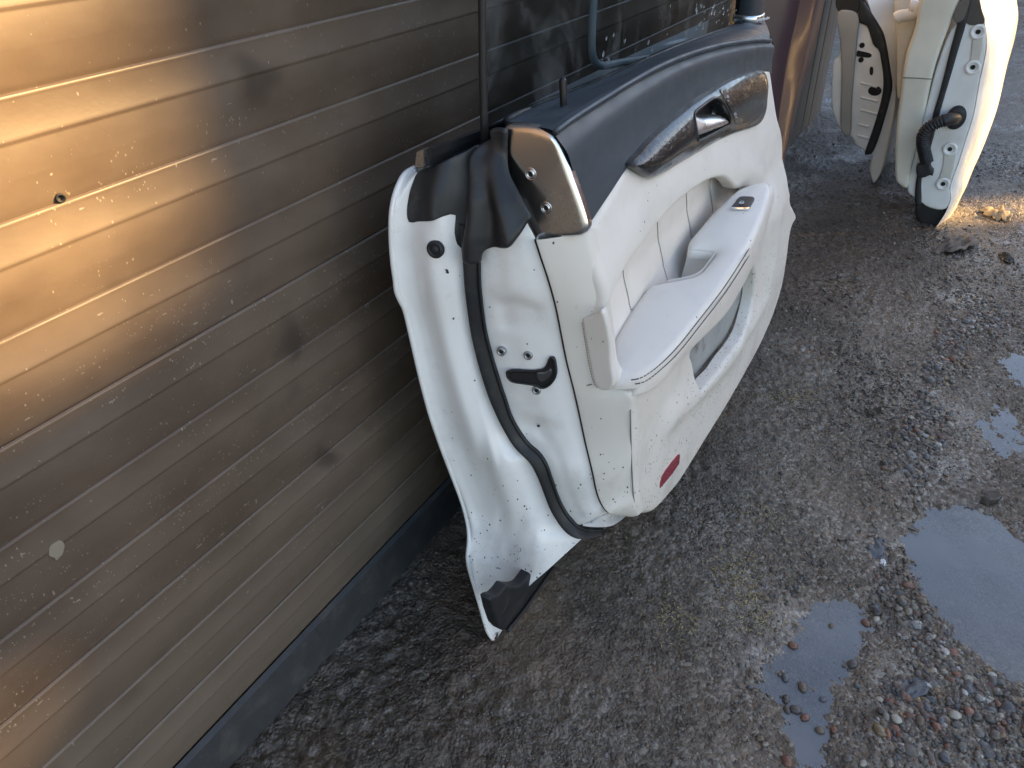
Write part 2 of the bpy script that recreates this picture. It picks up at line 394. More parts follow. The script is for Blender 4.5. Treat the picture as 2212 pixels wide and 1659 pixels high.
def mat_water():
    t = NT('muddy_water')
    nm = t.bump(t.noise(60, 3), .05, .002)
    df = t.n('BsdfDiffuse', {0: t.mix(t.ramp(t.noise(6, 4), .35, .7), (.13, .135, .145), (.19, .19, .19))}); tr = t.n('BsdfTransparent', {0: (.80, .78, .74, 1)}); gl = t.n('BsdfGlossy', {'Roughness': .05, 'Normal': nm})
    m1 = t.n('MixShader', {0: t.ramp(t.noise(5, 4, .6), .3, .7, .35, .75), 1: tr.outputs[0], 2: df.outputs[0]}); fr = t.math('MULTIPLY', t.n('Fresnel', {'IOR': 1.75, 'Normal': nm}).outputs[0], t.math('SUBTRACT', 1.0, t.geo.outputs['Backfacing']))
    m2 = t.n('MixShader', {0: fr, 1: m1.outputs[0], 2: gl.outputs[0]}); t.t.links.new(m2.outputs[0], t.t.nodes['Material Output'].inputs[0]); return t.m
M['water'] = mat_water()
def mat_stone():
    t = NT('wet_pebbles'); a = t.n('VertexColor', layer_name='Col').outputs[0]
    m = t.mix(t.math('MULTIPLY', t.ramp(t.noise(420, 4), .38, .62), .55), a, (.10, .09, .08)); t.put('Base Color', m)
    t.put('Roughness', t.ramp(t.noise(35, 3), .35, .65, .22, .5)); t.put('Normal', t.bump(t.noise(700, 3), .2, .001)); return t.m
M['stone'] = mat_stone()
M['straw'] = plain('pale_glint', (.36, .29, .15), .6)  # pale yellow for shreds painting in glints on the wet ground
M['leafdry'] = plain('dry_leaf', (.16, .13, .10), .7, bump=(160, .6, .002), dirt=((.05, .04, .03), .7, 50))
M['bark'] = plain('wet_wood', (.035, .03, .024), .5, bump=(120, .6, .002), dirt=((.12, .10, .05), .6, 40))
M['slate'] = plain('slate', (.07, .075, .082), .45, bump=(140, .5, .002))
M['white_chip'] = plain('white_plastic', (.72, .72, .70), .5)
def mat_plum():
    t = NT('plum_paint'); s = t.ramp(t.noise(1, 6, .7, vec=t.mapv((14, 14, 5)), dist=1.0), .6, .8)
    t.put('Base Color', t.mix(t.math('MULTIPLY', s, .35), (.040, .020, .028), (.16, .12, .13))); t.put('Roughness', .34); t.put('Coat Weight', .35); t.put('Coat Roughness', .12); return t.m
M['plum'] = mat_plum()
def mat_board():
    t = NT('weathered_board'); g = t.noise(1, 5, .6, vec=t.mapv((70, 70, 2.0)))
    t.put('Base Color', t.mix(t.ramp(g, .3, .7), (.12, .112, .10), (.25, .24, .215))); t.put('Roughness', .55)
    t.put('Normal', t.bump(g, .5, .002)); return t.m
M['board'] = mat_board()
M['brick'] = plain('blocker_brick', (.20, .09, .065), .8, bump=(40, .6, .01))
M['dark_block'] = plain('dark_block_face', (.08, .075, .075), .7)

# ================================================================== SETTING
# ---- puddles (outlines on the ground)
def gpoly(pts): return np.array([at(p, 2, 0.0)[:2] for p in pts])
PUD = [gpoly(ZG((1060, 330), (1110, 190), (1200, 120), (1330, 95), (1480, 120), (1640, 200), (1700, 230), (1790, 350), (2050, 500), (2300, 900), (2100, 1250), (1751, 1170), (1600, 1080), (1480, 1000), (1380, 920), (1320, 810), (1250, 720), (1215, 610), (1120, 440))),
       gpoly(ZG((420, 800), (560, 700), (700, 690), (860, 740), (930, 850), (880, 1000), (760, 1180), (690, 1330), (640, 1420), (690, 1560), (720, 1700), (500, 1760), (400, 1659), (360, 1480), (300, 1300), (215, 1180), (240, 1080), (330, 960))),
       gpoly(ZH((1640, 810), (1740, 760), (1900, 740), (2150, 850), (2150, 1250), (1854, 1000), (1760, 930))),
       gpoly(ZH((1560, 1060), (1660, 1010), (1760, 1050), (1900, 1150), (1980, 1400), (1860, 1480), (1700, 1440), (1560, 1330), (1500, 1200)))]
DEP = [.0165, .0120, .0125, .0090]
WATER = -.0065
def ground_h(x, y):
    sh = x.shape; x = x.ravel(); y = y.ravel()
    far_ = np.clip((4.2 - x)/.6, 0, 1)
    h = .005*fbm(x*3, y*3, 4, 3) + .0016*fbm(x*17, y*17, 3, 5)*far_ + .0036*fbm(x*85, y*85, 3, 9)*far_
    h += .0022*np.clip(fbm(x*60, y*60, 3, 21)-.15, 0, 1)*4
    P = np.stack([x, y], 1); wob = .034*fbm(x*11, y*11, 5, 11, .6)
    for poly, d in zip(PUD, DEP):
        lo = poly.min(0)-.12; hi = poly.max(0)+.12; k = (x > lo[0]) & (x < hi[0]) & (y > lo[1]) & (y < hi[1])
        if not k.any(): continue
        q = P[k]; s = dist(q, poly)*np.where(inside(q, poly), 1, -1) + wob[k]
        t = np.clip((s+.04)/.10, 0, 1); t = t*t*(3-2*t); h[k] = h[k]*(1-.25*t) - d*t
    # soil banked up against the shutter foot and churned under the far doors
    h += .004*np.exp(-((y+.02)/.03)**2)
    return h.reshape(sh)
def graded(stops):
    out = []
    for a, b, s in stops: out.append(np.arange(a, b, s))
    return np.concatenate(out)
gx = graded([(-60, -8, 6), (-8, -1, .6), (-1, .15, .04), (.15, 1.5, .0040), (1.5, 2.4, .0055), (2.4, 4.0, .010), (4, 8, .05), (8, 20, .8), (20, 90, 6)])
gy = graded([(-60, -12, 5), (-12, -3, .6), (-3, -1.5, .06), (-1.5, -1.0, .010), (-1.0, .03, .0042), (.03, .6, .06), (.6, 6, .7), (6, 60, 6)])
X, Y = np.meshgrid(gx, gy, indexing='ij'); H = np.zeros_like(X)
fine = (X > -.5) & (X < 6) & (Y > -2.2) & (Y < .1)
H[fine] = ground_h(X[fine], Y[fine])
def grid_obj(name, X, Y, Z, mat):
    n, m = X.shape; me = bpy.data.meshes.new(name); me.vertices.add(n*m)
    me.vertices.foreach_set('co', np.stack([X, Y, Z], -1).ravel())
    i, j = np.meshgrid(np.arange(n-1), np.arange(m-1), indexing='ij'); a = (i*m+j).ravel(); f = np.stack([a, a+m, a+m+1, a+1], 1)
    me.loops.add(f.size); me.loops.foreach_set('vertex_index', f.ravel()); me.polygons.add(len(f))
    me.polygons.foreach_set('loop_start', np.arange(len(f))*4); me.polygons.foreach_set('loop_total', np.full(len(f), 4))
    me.update(calc_edges=True); me.materials.append(mat); me.shade_smooth()
    o = bpy.data.objects.new(name, me); COL.objects.link(o); return o
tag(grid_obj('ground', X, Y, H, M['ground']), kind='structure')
wx, wy = np.meshgrid(np.array([.45, 3.4]), np.array([-1.6, -.45]), indexing='ij')
tag(grid_obj('water', wx, wy, wx*0+WATER, M['water']), kind='structure')
def gz(x, y): return float(ground_h(np.array([x]), np.array([y]))[0])

# ---- roller shutter: every slat its own piece
SH = thing('roller_shutter', 'brown ribbed metal roller shutter splashed with dry mud behind the doors', 'shutter', (0, 0, 0))
PT = .0808; X0, X1 = -.9, 2.62
prof = [(0, .0036), (-.0008, .0056), (-.0020, .0064), (-.0036, .0062), (-.0052, .0061), (-.0270, .0085), (-.0286, .0089), (-.0298, .0088), (-.0312, .0080), (-.0322, .0078),
        (-.0330, .0079), (-.0540, .0076), (-.0552, .0074), (-.0760, .0052), (-.0790, .0044), (-.0808, .0036)]
xs = np.linspace(X0, X1, 24); V = []; Fc = []
for i, x in enumerate(xs):
    for z, o_ in prof: V.append((x, -o_ + .0006*math.sin(x*3.1+1), z))
k = len(prof)
for i in range(len(xs)-1):
    for j in range(k-1): Fc.append((i*k+j, (i+1)*k+j, (i+1)*k+j+1, i*k+j+1))
slat0 = obj('slat', V, Fc, M['slat'], SH); 
slat0.data.shade_smooth()
zt = .896 - PT
tops = [zt - PT*i for i in range(9)] + [zt + PT*(i+1) for i in range(18)]
for i, z in enumerate(tops):
    s = slat0 if i == 0 else slat0.copy()
    if i: COL.objects.link(s); s.parent = SH
    s.location = (0, random.uniform(-.0006, .0006), z)
zb = min(tops) - PT
box_prism('bottom_rail', [(X0, -.006, -.02), (X0, -.013, -.02), (X0, -.013, zb-.004), (X0, -.006, zb)], X1-X0, 0, M['rail'], SH)
box_prism('backing', [(X0, .004, -.02), (X0, .03, -.02), (X0, .03, 2.35), (X0, .004, 2.35)], X1-X0, 0, M['black'], SH)
def blot(p, r, mat, name, n=14, seed=1):
    rr = random.Random(seed); c = at(p, 1, -.0085); a = [(c[0]+r*math.cos(t)*rr.uniform(.55, 1.15)*.75, c[2]+r*math.sin(t)*rr.uniform(.6, 1.15)) for t in np.linspace(0, 2*math.pi, n, endpoint=False)]
    return patch(name, cr(a, 3, True), 'y', lambda x, z: -.0082, mat, SH, o=.0004, rim=0, skirt=.0015, step=.004)
M['mud'] = plain('dry_mud', (.22, .195, .15), .9)
blot((123, 1191), .0105, M['mud'], 'mud_splat', seed=5)
d0 = at((131, 428), 1, -.006); disc('rivet_hole', d0, (-.3, -1, 0), .0030, [(1.3, 0), (1.1, .0012), (.8, .001), (.6, -.001)], M['hole'], SH)

# ---- unseen block added across the yard to shade the near door and shutter
BT = SUN_AZ
def yard_pt(c, t):         # t metres from the wall line towards the sun, along the sun-lane that meets the wall at x = c
    return np.array([c + math.cos(BT)*t, math.sin(BT)*t])
def block(c0, c1, t, depth, h, parent, name, mat):
    a, b = yard_pt(c0, t), yard_pt(c1, t); y = a[1]
    bx = [(a[0], y), (b[0], y), (b[0]+.0, y-depth), (a[0], y-depth)]
    V = [(*p, -.05) for p in bx] + [(*p, h) for p in bx]
    return obj(name, V, [(0, 1, 2, 3), (4, 5, 6, 7), (0, 1, 5, 4), (1, 2, 6, 5), (2, 3, 7, 6), (3, 0, 4, 7)], mat, parent, smooth=False)
TT = 9.0; rise = TT*math.tan(SUN_EL)
OB = thing('shade_block', 'unseen brick block added across the yard to shade the door and shutter', 'blocker', (4.5, -5.5, 0))
block(.38 + .84, 2.17, TT, 1.2, 2.3 + rise, OB, 'wall', M['brick'])  # main face of the added shade block
block(-3.5, .19, TT, .12, .30 + rise, OB, 'shade_low', M['brick'])
block(.19, 1.218, TT, .12, .63 + rise, OB, 'shade_end', M['brick'])
rb_ = block(-3.5, .189, TT, .12, .63 + rise, OB, 'shade_top', M['dark_block'])
for v in rb_.data.vertices:
    if v.co.z < 1: v.co.z = .39 + rise  # underside raised to leave a slot for the low sun streak
block(3.2, 16.0, TT, 1.2, .9 + rise, OB, 'shade_side', M['brick'])

BW = thing('sky_block', 'unseen brick wall added past the yard to block low sky reflections', 'wall', (15, -3, 0))  # added out of view to cut bright low sky from reflections
obj('wall', [(15, -14, -.05), (15.3, -14, -.05), (15.3, 3, -.05), (15, 3, -.05), (15, -14, 3.2), (15.3, -14, 3.2), (15.3, 3, 3.2), (15, 3, 3.2)], [(0, 1, 2, 3), (4, 5, 6, 7), (0, 1, 5, 4), (1, 2, 6, 5), (2, 3, 7, 6), (3, 0, 4, 7)], M['brick'], BW, smooth=False)  # added unseen wall that blocks low sky

# ================================================================== NEAR DOOR
ZY = np.array([(-.05, -.21), (0, -.203), (.1, -.165), (.2, -.135), (.35, -.105), (.5, -.09), (.6, -.085), (.75, -.09)])
def y0(z): return np.interp(z, ZY[:, 0], ZY[:, 1])
C0 = [(897, 364.4), (875.6, 378.6), (860.3, 408), (851.6, 438.8), (847.6, 471.6), (847.2, 504.4), (848.3, 535), (851.6, 574.4), (856, 604.8), (858.8, 630.4), (864.7, 646.8), (876.4, 670.2), (886.9, 712.4), (897.5, 759.3), (909.2, 810.8), (920.9, 857.7), (932.6, 899.9), (954.7, 965), (978.9, 1028.5), (1003, 1095), (1013.6, 1140.3), (1015, 1170.5), (1012, 1203.7), (1015, 1227.9), (1027.2, 1270.2), (1042.3, 1321.5), (1054.4, 1363.8), (1066.5, 1383.5)]
E0 = np.array([on_y(p, lambda x, z: y0(z)) for p in C0])
XE = np.array([(-.02, .598), (0, .598), (.05, .598), (.1, .606), (.15, .622), (.2, .632), (.26, .629), (.32, .622), (.4, .613), (.5, .606), (.56, .597), (.62, .598), (.66, .606), (.70, .625)])
def xe(z): return np.interp(z, XE[:, 0], XE[:, 1])
WS = np.array([(.19, .146), (.21, .132), (.23, .124), (.255, .12), (.29, .117), (.31, .112), (.33, .095), (.35, .085), (.37, .078), (.40, .071), (.43, .067), (.46, .063), (.58, .066), (.7, .068)])
def ws(z): return np.interp(z, WS[:, 0], WS[:, 1])
GP = np.array([(-.2, 0), (0, 0), (.07, .005), (.16, .0105), (.35, .0125), (.62, .0085), (.75, .0105), (.9, .024), (1.0, .034), (1.08, .037)])
EMB = []
def XS(y, z):
    s = ws(z); u = (y0(z) - y)/s
    if u <= 1.08: g = np.interp(u, GP[:, 0], GP[:, 1])
    else: g = .037 + (u - 1.08)*s*.30
    for (ya, yb, za, zb_, d) in EMB:
        dx = min(y - ya, yb - y); dz_ = min(z - za, zb_ - z); m = min(dx, dz_)
        g += d*np.clip(m/.006 + .5, 0, 1)
    return xe(z) + g
a, b = on_x((1065, 642), XS), on_x((1160, 713), XS); EMB.append((b[1], a[1], b[2], a[2], .004))
a, b = on_x((1130, 902), XS), on_x((1190, 945), XS); EMB.append((b[1], a[1], b[2], a[2], .004))
def sx(pts, off=0.0): return [on_x(p, XS, off) for p in pts]
FY = np.array([(0, -.36), (.25, -.352), (.30, -.348), (.34, -.343), (.405, -.340), (.44, -.328), (.475, -.313), (.535, -.304), (.58, -.291), (.63, -.275), (.73, -.245), (.80, -.22)])
def FP(x, z): return np.interp(z, FY[:, 0], FY[:, 1])
def fy(pts, off=0.0): return [on_y(p, FP, off) for p in pts]
def fxz(pts, off=0.0, n=5): return cr([(q[0], q[2]) for q in fy(pts, off)], n, True)

DG = 'white car doors leaning along the shutter'
D = thing('car_door', 'nearest white car door with cream and black interior, armrest and dark glass', 'car door', (.62, -.2, 0), DG)
# ---- shell: shut face from the hem to the seal
C1 = [(902, 372), (885, 388), (868, 420), (859.2, 460.7), (857.5, 482.5), (858, 526), (861, 570), (864.7, 616.3), (871.7, 642), (883.4, 667.9), (895.1, 712.4), (906.9, 759), (928, 848), (947.2, 916.7), (963.8, 968), (988, 1034.5), (1009, 1095), (1021, 1140), (1024.2, 1170.5), (1019.7, 1203.7), (1033.3, 1258), (1051.4, 1321.5), (1066, 1370)]
CM = [(925, 372), (905, 400), (893, 440), (890, 490), (893, 540), (898, 590), (905, 640), (925, 712), (945, 790), (968, 870), (995, 950), (1022, 1025), (1048, 1095), (1062, 1140), (1066, 1180), (1068, 1220), (1080, 1270), (1094, 1320), (1104, 1352)]
C3 = [(955, 350), (945, 400), (946, 450), (952, 500), (962, 553), (972, 623), (988, 717), (1018, 834), (1047, 929), (1068, 998), (1098, 1080), (1118, 1140), (1128, 1180), (1140, 1228), (1142, 1250), (1135, 1275)]
C4 = [(1020, 330), (1005, 380), (996, 430), (993, 480), (997, 526), (1001.8, 576), (1005.3, 623), (1011.2, 670), (1018.2, 717), (1028.7, 764), (1041.6, 810.8), (1056.9, 857.7), (1075.6, 898.6), (1093.7, 931.8), (1114.8, 965), (1145, 995), (1161.7, 1025.5), (1178.3, 1067.8), (1190.4, 1098), (1208.5, 1128), (1226.6, 1149.3), (1244.7, 1160), (1259, 1162)]
def add_mid(A, B, t):
    A = resample(cr(A), 40); B = resample(cr(B), 40); return A*(1-t) + B*t
c34a = add_mid(C3, C4, .4); c34b = add_mid(C3, C4, .75); c1m = add_mid(C1, CM, .45); cm3 = add_mid(CM, C3, .5)
curves = [E0, np.array(sx(C1)), np.array(sx(c1m)), np.array(sx(CM)), np.array(sx(cm3)), np.array(sx(C3)), np.array(sx(c34a)), np.array(sx(c34b)), np.array(sx(C4))]
shell = loft('door_shell', curves, M['paint'], D, n=150, sub=5)
# rolled hem along the rear edge of the skin
tube('hem_flange', resample(cr(E0), 120) + np.array([.001, .002, 0]), .0032, M['paint'], shell)
# outer skin, facing the shutter
XF = 1.66
def skin(R): return R
sk = [E0, E0*[0, 1, 1] + np.array([.80, .012, 0]), E0*[0, 1, 1] + np.array([1.2, .015, 0]), E0*[0, 1, 1] + np.array([XF, .0, 0])]
loft('outer_skin', sk, M['paint'], D, n=100, sub=3)
# foot of the shell: the rounded underside running forward
foot = [on_x(p, XS) for p in [(1142, 1250), (1160, 1224), (1190, 1212), (1220, 1192), (1245, 1172), (1259, 1162)]]
f0 = np.array(cr(foot)); fl = [f0, f0 + [.012, .004, -.002], f0 + [.05, .02, -.004], f0 + [.98, .03, 0]]
loft('underside', fl, M['paint'], shell, n=40, sub=4)
# white lower flange behind the rubber strip
fl0 = [on_y(p, lambda x, z: y0(z) - .028) for p in [(1066, 1383), (1079, 1364), (1100, 1345), (1125, 1290), (1160, 1226)]]
lowc = [np.array([on_x(p, XS, .004) for p in [(1060, 1345), (1090, 1320), (1120, 1285), (1145, 1240)]])]
q0 = np.array([(.602, -.205, .0), (.604, -.208, .03), (.606, -.208, .06), (.612, -.208, .088)])
loft('lower_flange', [q0, q0 + [.5, 0, 0], q0 + [1.02, 0, 0]], M['paint'], shell, n=12, sub=2)
# rubber sill strip
S0 = [at(p, 0, .612) for p in Z4((655, 1300), (700, 1292), (770, 1212), (790, 1216), (870, 1216))]
strip_out = Z4((652, 1312), (662, 1298), (700, 1290), (735, 1255), (768, 1208), (800, 1217), (850, 1218), (880, 1205), (900, 1180), (960, 1095), (1130, 1030), (1122, 1058), (1000, 1230), (880, 1400), (800, 1500), (765, 1540), (740, 1538), (705, 1500), (672, 1400))
ys = lambda x, z: -.246
so2 = [(q[0], q[2]) for q in [on_y(p, ys, 0, -.25) for p in strip_out]]
patch('sill_strip', so2, 'y', ys, M['rubber'], D, rim=.004, skirt=.012, step=.012)
edge = np.array([on_y(p, ys, -.003, -.23) for p in Z4((770, 1536), (880, 1400), (1000, 1230), (1100, 1085))])
tube('strip_lip', resample(edge, 20), .0028, M['rubber'], D)
# ---- seal
C5 = [(1030, 480), (1036.5, 553), (1038, 611.6), (1044, 670), (1051, 717), (1063.9, 768.6), (1080.3, 822.6), (1094.4, 864.8), (1105.8, 898.6), (1123.9, 931.8), (1145, 959), (1166.2, 977), (1181.3, 1001.3), (1193.4, 1034.5), (1208.5, 1076.8), (1226.6, 1110), (1247.8, 1132.7), (1269, 1138.8), (1300, 1137)]
C4s = [(994, 480)] + C4[4:] + [(1285, 1159), (1310, 1148)]
A = np.array([on_x(p, XS, -.001) for p in C4s]); B = np.array([on_x(p, XS, .002) for p in C5])
A[-2] = on_x(C4s[-2], XS, .012); A[-1] = on_x(C4s[-1], XS, .03); B[-2] = on_x((1269, 1140), XS, .012); B[-1] = on_x((1302, 1141), XS, .03)
A = resample(cr(A), 60); B = resample(cr(B), 60); Mid = (A + B)/2 + np.array([-.011, 0, .002])
loft('door_seal', [A + [.01, 0, 0], A, A*.7+B*.3 + np.array([-.0095, 0, 0]), A*.35+B*.65 + np.array([-.0095, 0, 0]), B + [-.002, 0, 0], B + [.012, -.001, 0]], M['rubber'], D, n=150, sub=4, smooth_in=False)
tube('seal_lip', resample(B + [-.004, -.0012, 0], 120), .0014, M['rubber'], D)
# ---- inner shut face
C7 = [(1122, 440), (1136, 476), (1157.8, 517.5), (1171, 559), (1186.3, 604.8), (1202.2, 663), (1213.9, 721.8), (1225.6, 780.4), (1239.7, 836.6), (1251.4, 888), (1265.9, 956), (1281, 1019.4), (1290, 1061.7), (1302.1, 1092), (1317.3, 1108.6), (1353, 1113)]
C5i = [(1030, 440)] + C5[:-2] + [(1269, 1139.5), (1311, 1139)]
G7 = np.array([on_x(p, XS) for p in C7]); G5 = np.array([on_x(p, XS, .003) for p in C5i])
G7 = resample(cr(G7), 40); G5 = resample(cr(G5), 40); G7[-4:, 0] += np.linspace(0, .045, 4); G5[-4:, 0] += np.linspace(0, .045, 4)
mids = []
for t in (.14, .3, .5, .7, .86):
    mm = np.array([on_x(p, XS) for p in add_mid(C5i, C7, t)]); k = np.clip((np.arange(40)-32)/7, 0, 1)[:, None]
    bul = math.sin(math.pi*min(1, max(0, (t-.2)/.75)))*.004
    mm = mm - [bul, 0, 0]; mm[-4:, 0] += np.linspace(0, .045, 4); mids.append(mm)
inner = loft('inner_shell', [G5] + mids + [G7], M['paint'], D, n=170, sub=7)
# rounded lower lip of the inner shell
lip = np.array([on_x(p, XS, .004) for p in [(1262, 1137), (1281, 1139.5), (1311, 1139.5)]] + [on_x((1331, 1134), XS, .03), on_x((1348, 1122), XS, .05), on_x((1357, 1113), XS, .06)])
loft('lower_lip', [lip + [0, .002, 0], lip + [.02, .012, -.003], lip + [.5, .02, -.02], lip + [.9, .03, -.02]], M['paint'], inner, n=40, sub=3)
# latch, screws, plug, chips
latch_px = Z3((1155, 1060), (1160, 1045), (1200, 1035), (1400, 1035), (1440, 1030), (1490, 1020), (1520, 990), (1545, 930), (1565, 912), (1585, 930), (1600, 1000), (1605, 1070), (1590, 1110), (1550, 1160), (1500, 1190), (1460, 1188), (1430, 1170), (1300, 1150), (1210, 1135), (1170, 1105))
lp = [(q[1], q[2]) for q in sx(latch_px)]; lc = cr(lp, 4, True); cen = lc.mean(0)
latch = patch('latch', lc, 'x', XS, M['black'], D, o=.0052, rim=0, skirt=.012, step=.003)
tube('latch_rim', [(XS(*p)-.0062, p[0], p[1]) for p in np.vstack([lc, lc[:1]])], .0014, M['rubber'], latch, seg=6)
ip = Z3((1195, 1060), (1240, 1055), (1380, 1062), (1350, 1100), (1370, 1125), (1240, 1110), (1200, 1090))
patch('latch_slot', cr([(q[1], q[2]) for q in sx(ip)], 3, True), 'x', XS, M['hole'], latch, o=.0062, skirt=.004, step=.003)
ip = Z3((1420, 1050), (1500, 1040), (1560, 1010), (1570, 1060), (1530, 1120), (1470, 1150), (1430, 1120))
patch('latch_claw', cr([(q[1], q[2]) for q in sx(ip)], 3, True), 'x', XS, plain('worn_steel', (.10, .10, .105), .4, metal=.7), latch, o=.0066, rim=.003, skirt=.006, step=.002)
NX = (-1, -.15, .1)
for c in Z3((1080, 880), (1328, 915), (1405, 1237)):
    q = on_x(c, XS, -.0045); s = disc('latch_screw', q, NX, .0056, [(1, -.004), (1, .0012), (.86, .002), (.52, .002), (.46, .0006)], M['grey_screw'], D)
    disc('screw_socket', q + np.array([-.0008, 0, 0]), NX, .0024, [(1, 0), (.9, .0006), (.5, .0002)], M['hole'], s, seg=6)
q = on_x((940, 539), XS, -.001); g = disc('rubber_plug', q, NX, .0098, [(1, -.003), (1, .0008), (.9, .0022), (.62, .0026), (.55, .0016), (.48, .0016), (.40, .0032), (.2, .0034)], M['rubber'], D, seg=28)
for k, pl in enumerate([[(566, 120), (590, 122), (597, 140), (604, 158), (590, 160), (574, 158), (576, 140)], [(1425, 1540), (1440, 1534), (1455, 1542), (1452, 1556), (1436, 1558)], [(830, 1140), (842, 1138), (846, 1150), (836, 1155)], [(1326, 1614), (1338, 1616), (1335, 1626)]]):
    patch('paint_chip', cr([(q[1], q[2]) for q in sx(Z3(*pl))], 2, True), 'x', XS, M['chip'], shell if k in (0, 2) else inner, o=.0052 if k in (1, 3) else .0006, skirt=0, step=.0015, edge_step=.001)
# black corner cover and rubber boot at the top of the shut face
cv = Z2((418, 588), (385, 650), (345, 760), (318, 880), (309, 1000), (320, 1070), (345, 1093), (420, 1080), (570, 1070), (640, 1040), (740, 1008), (768, 1000), (790, 1012), (785, 1100), (780, 1160), (790, 1250), (810, 1310), (850, 1340), (960, 1250), (1000, 900), (1010, 320), (920, 372), (700, 470), (540, 545))
patch('corner_cover', cr([(q[1], q[2]) for q in sx(cv)], 3, True), 'x', XS, M['rubber_soft'], D, o=.0022, rim=.0018, skirt=.003, step=.008)
bt = Z2((1095, 200), (1085, 290), (1010, 330), (940, 420), (915, 600), (905, 800), (892, 1000), (862, 1230), (846, 1330), (848, 1420), (862, 1490), (1020, 1490), (1028, 1420), (1060, 1378), (1200, 1362), (1280, 1346), (1340, 1320), (1385, 1260), (1425, 1195), (1462, 1120), (1500, 1070), (1485, 1030), (1420, 920), (1345, 765), (1285, 640), (1258, 460), (1262, 300), (1268, 190), (1180, 172), (1120, 180))
bo = cr([(q[1], q[2]) for q in sx(bt, -.012)], 3, True)
fold = [np.array([(q[1], q[2]) for q in sx(Z2(*l), -.012)]) for l in ([(1060, 330), (1090, 700), (1110, 900), (1110, 1340)], [(960, 450), (1010, 700), (980, 1050), (940, 1450)], [(1120, 500), (1180, 750), (1280, 1050), (1330, 1280)], [(1180, 250), (1230, 600), (1330, 850), (1440, 1040)])]
def folds(P):
    f = -.007*np.exp(-(dist(P, fold[0], False)/.010)**2) + .006*np.exp(-(dist(P, fold[1], False)/.011)**2) + .008*np.exp(-(dist(P, fold[2], False)/.011)**2) - .004*np.exp(-(dist(P, fold[3], False)/.009)**2)
    return f
XB = lambda y, z: xe(z) + .036 + .10*(-.155 - y)
bo = cr([(q[1], q[2]) for q in [on_x(p, XB, -.012) for p in bt]], 3, True)
fold = [np.array([(q[1], q[2]) for q in [on_x(p, XB, -.012) for p in Z2(*l)]]) for l in ([(1060, 330), (1090, 700), (1110, 900), (1110, 1340)], [(960, 450), (1010, 700), (980, 1050), (940, 1450)], [(1120, 500), (1180, 750), (1280, 1050), (1330, 1280)], [(1180, 250), (1230, 600), (1330, 850), (1440, 1040)])]
patch('seal_boot', bo, 'x', XB, M['rubber_soft'], D, o=.012, rim=.004, skirt=.002, step=.004, fun=folds)

# ---- cream side return and inner panel
C8 = [(1270, 500), (1280, 545), (1290, 600), (1300, 645), (1307, 685), (1313, 730), (1318, 780), (1334, 830), (1363.3, 853.9), (1364, 898.6), (1365.6, 974), (1368.6, 1049.6), (1371.6, 1086), (1381, 1111)]
G8 = [on_x(p, lambda y, z: xe(z) + .085) for p in C8[:-1]] + [on_x(C8[-1], lambda y, z: xe(z) + .10)]
G8 = np.array(G8); G7b = np.array([on_x(p, XS, -.003) for p in C7]); G7b[-1] = on_x(C7[-1], XS, .035)
G7b = G7b[2:]; a7 = resample(cr(G7b), 60); a8 = resample(cr(G8), 60)
SIDE = loft('side_trim', [a7 + [.012, .004, 0], a7, a7*.97 + a8*.03 + [-.002, 0, 0], a7*.5 + a8*.5 + [-.004, 0, 0], a7*.15 + a8*.85 + [-.002, -.001, 0], a8, a8 + [.012, -.003, 0]], M['cream'], D, n=120, sub=5, smooth_in=False)
tube('trim_gap', resample(a7 + [.0, .001, 0], 100), .0012, M['hole'], D, seg=5)
PANEL_PX = [(1270, 498), (1280, 545), (1290, 600), (1300, 645), (1307, 685), (1313, 730), (1318, 780), (1334, 830), (1363.3, 853.9), (1364, 898.6), (1365.6, 974), (1368.6, 1049.6), (1372, 1088), (1381, 1107), (1398.8, 1112.5), (1413.9, 1107), (1429, 1092), (1447, 1070.8), (1469, 1043), (1520, 960), (1558.2, 898.6), (1581.6, 858.9), (1611.6, 805.6), (1644.9, 742.2), (1671.6, 678.9), (1691.6, 612.2), (1701.6, 552.2), (1708.9, 499), (1721, 474), (1720, 458), (1708, 425), (1697, 360), (1692, 300), (1680, 250), (1670, 185), (1665, 150), (1655, 145), (1640, 147), (1560, 230), (1450, 330), (1370, 362), (1354, 358), (1321, 413), (1277, 488)]
pp = [(q[0], q[2]) for q in fy(PANEL_PX)]
PANEL = cr(pp, 3, True)
INS_PX = Z5((985, 190), (960, 160), (900, 115), (860, 110), (800, 125), (740, 155), (660, 215), (560, 300), (470, 400), (370, 530), (250, 690), (190, 800), (150, 900), (140, 960), (185, 1080), (215, 1200), (240, 1320), (300, 1390), (420, 1360), (700, 1050), (900, 800), (1050, 500), (1110, 300), (1080, 200), (1030, 175))
INS = fxz(INS_PX)
POC_PX = Z5((690, 1250), (850, 1075), (1000, 850), (1080, 690), (1098, 680), (1106, 760), (1102, 880), (1085, 960), (1040, 1080), (980, 1190), (900, 1290), (840, 1370), (790, 1420), (735, 1482), (722, 1480), (716, 1400), (705, 1310))
POC = fxz(POC_PX)
rail_px = [(1420, 480), (1385, 522), (1345, 575), (1312, 645)]
crest = np.array([(q[0], q[2]) for q in fy([(1300, 640), (1340, 540), (1400, 455), (1470, 390), (1540, 355), (1590, 360), (1640, 385)])])
lowline = np.array([(q[0], q[2]) for q in fy(Z5((560, 1659), (820, 1420), (960, 1260), (1090, 1040), (1180, 880), (1220, 560), (1230, 260)))])
def pan_f(P):
    f = .007*np.exp(-(dist(P, crest, False)/.028)**2)
    f += .010*np.exp(-(dist(P, lowline, False)/.022)**2)
    return f
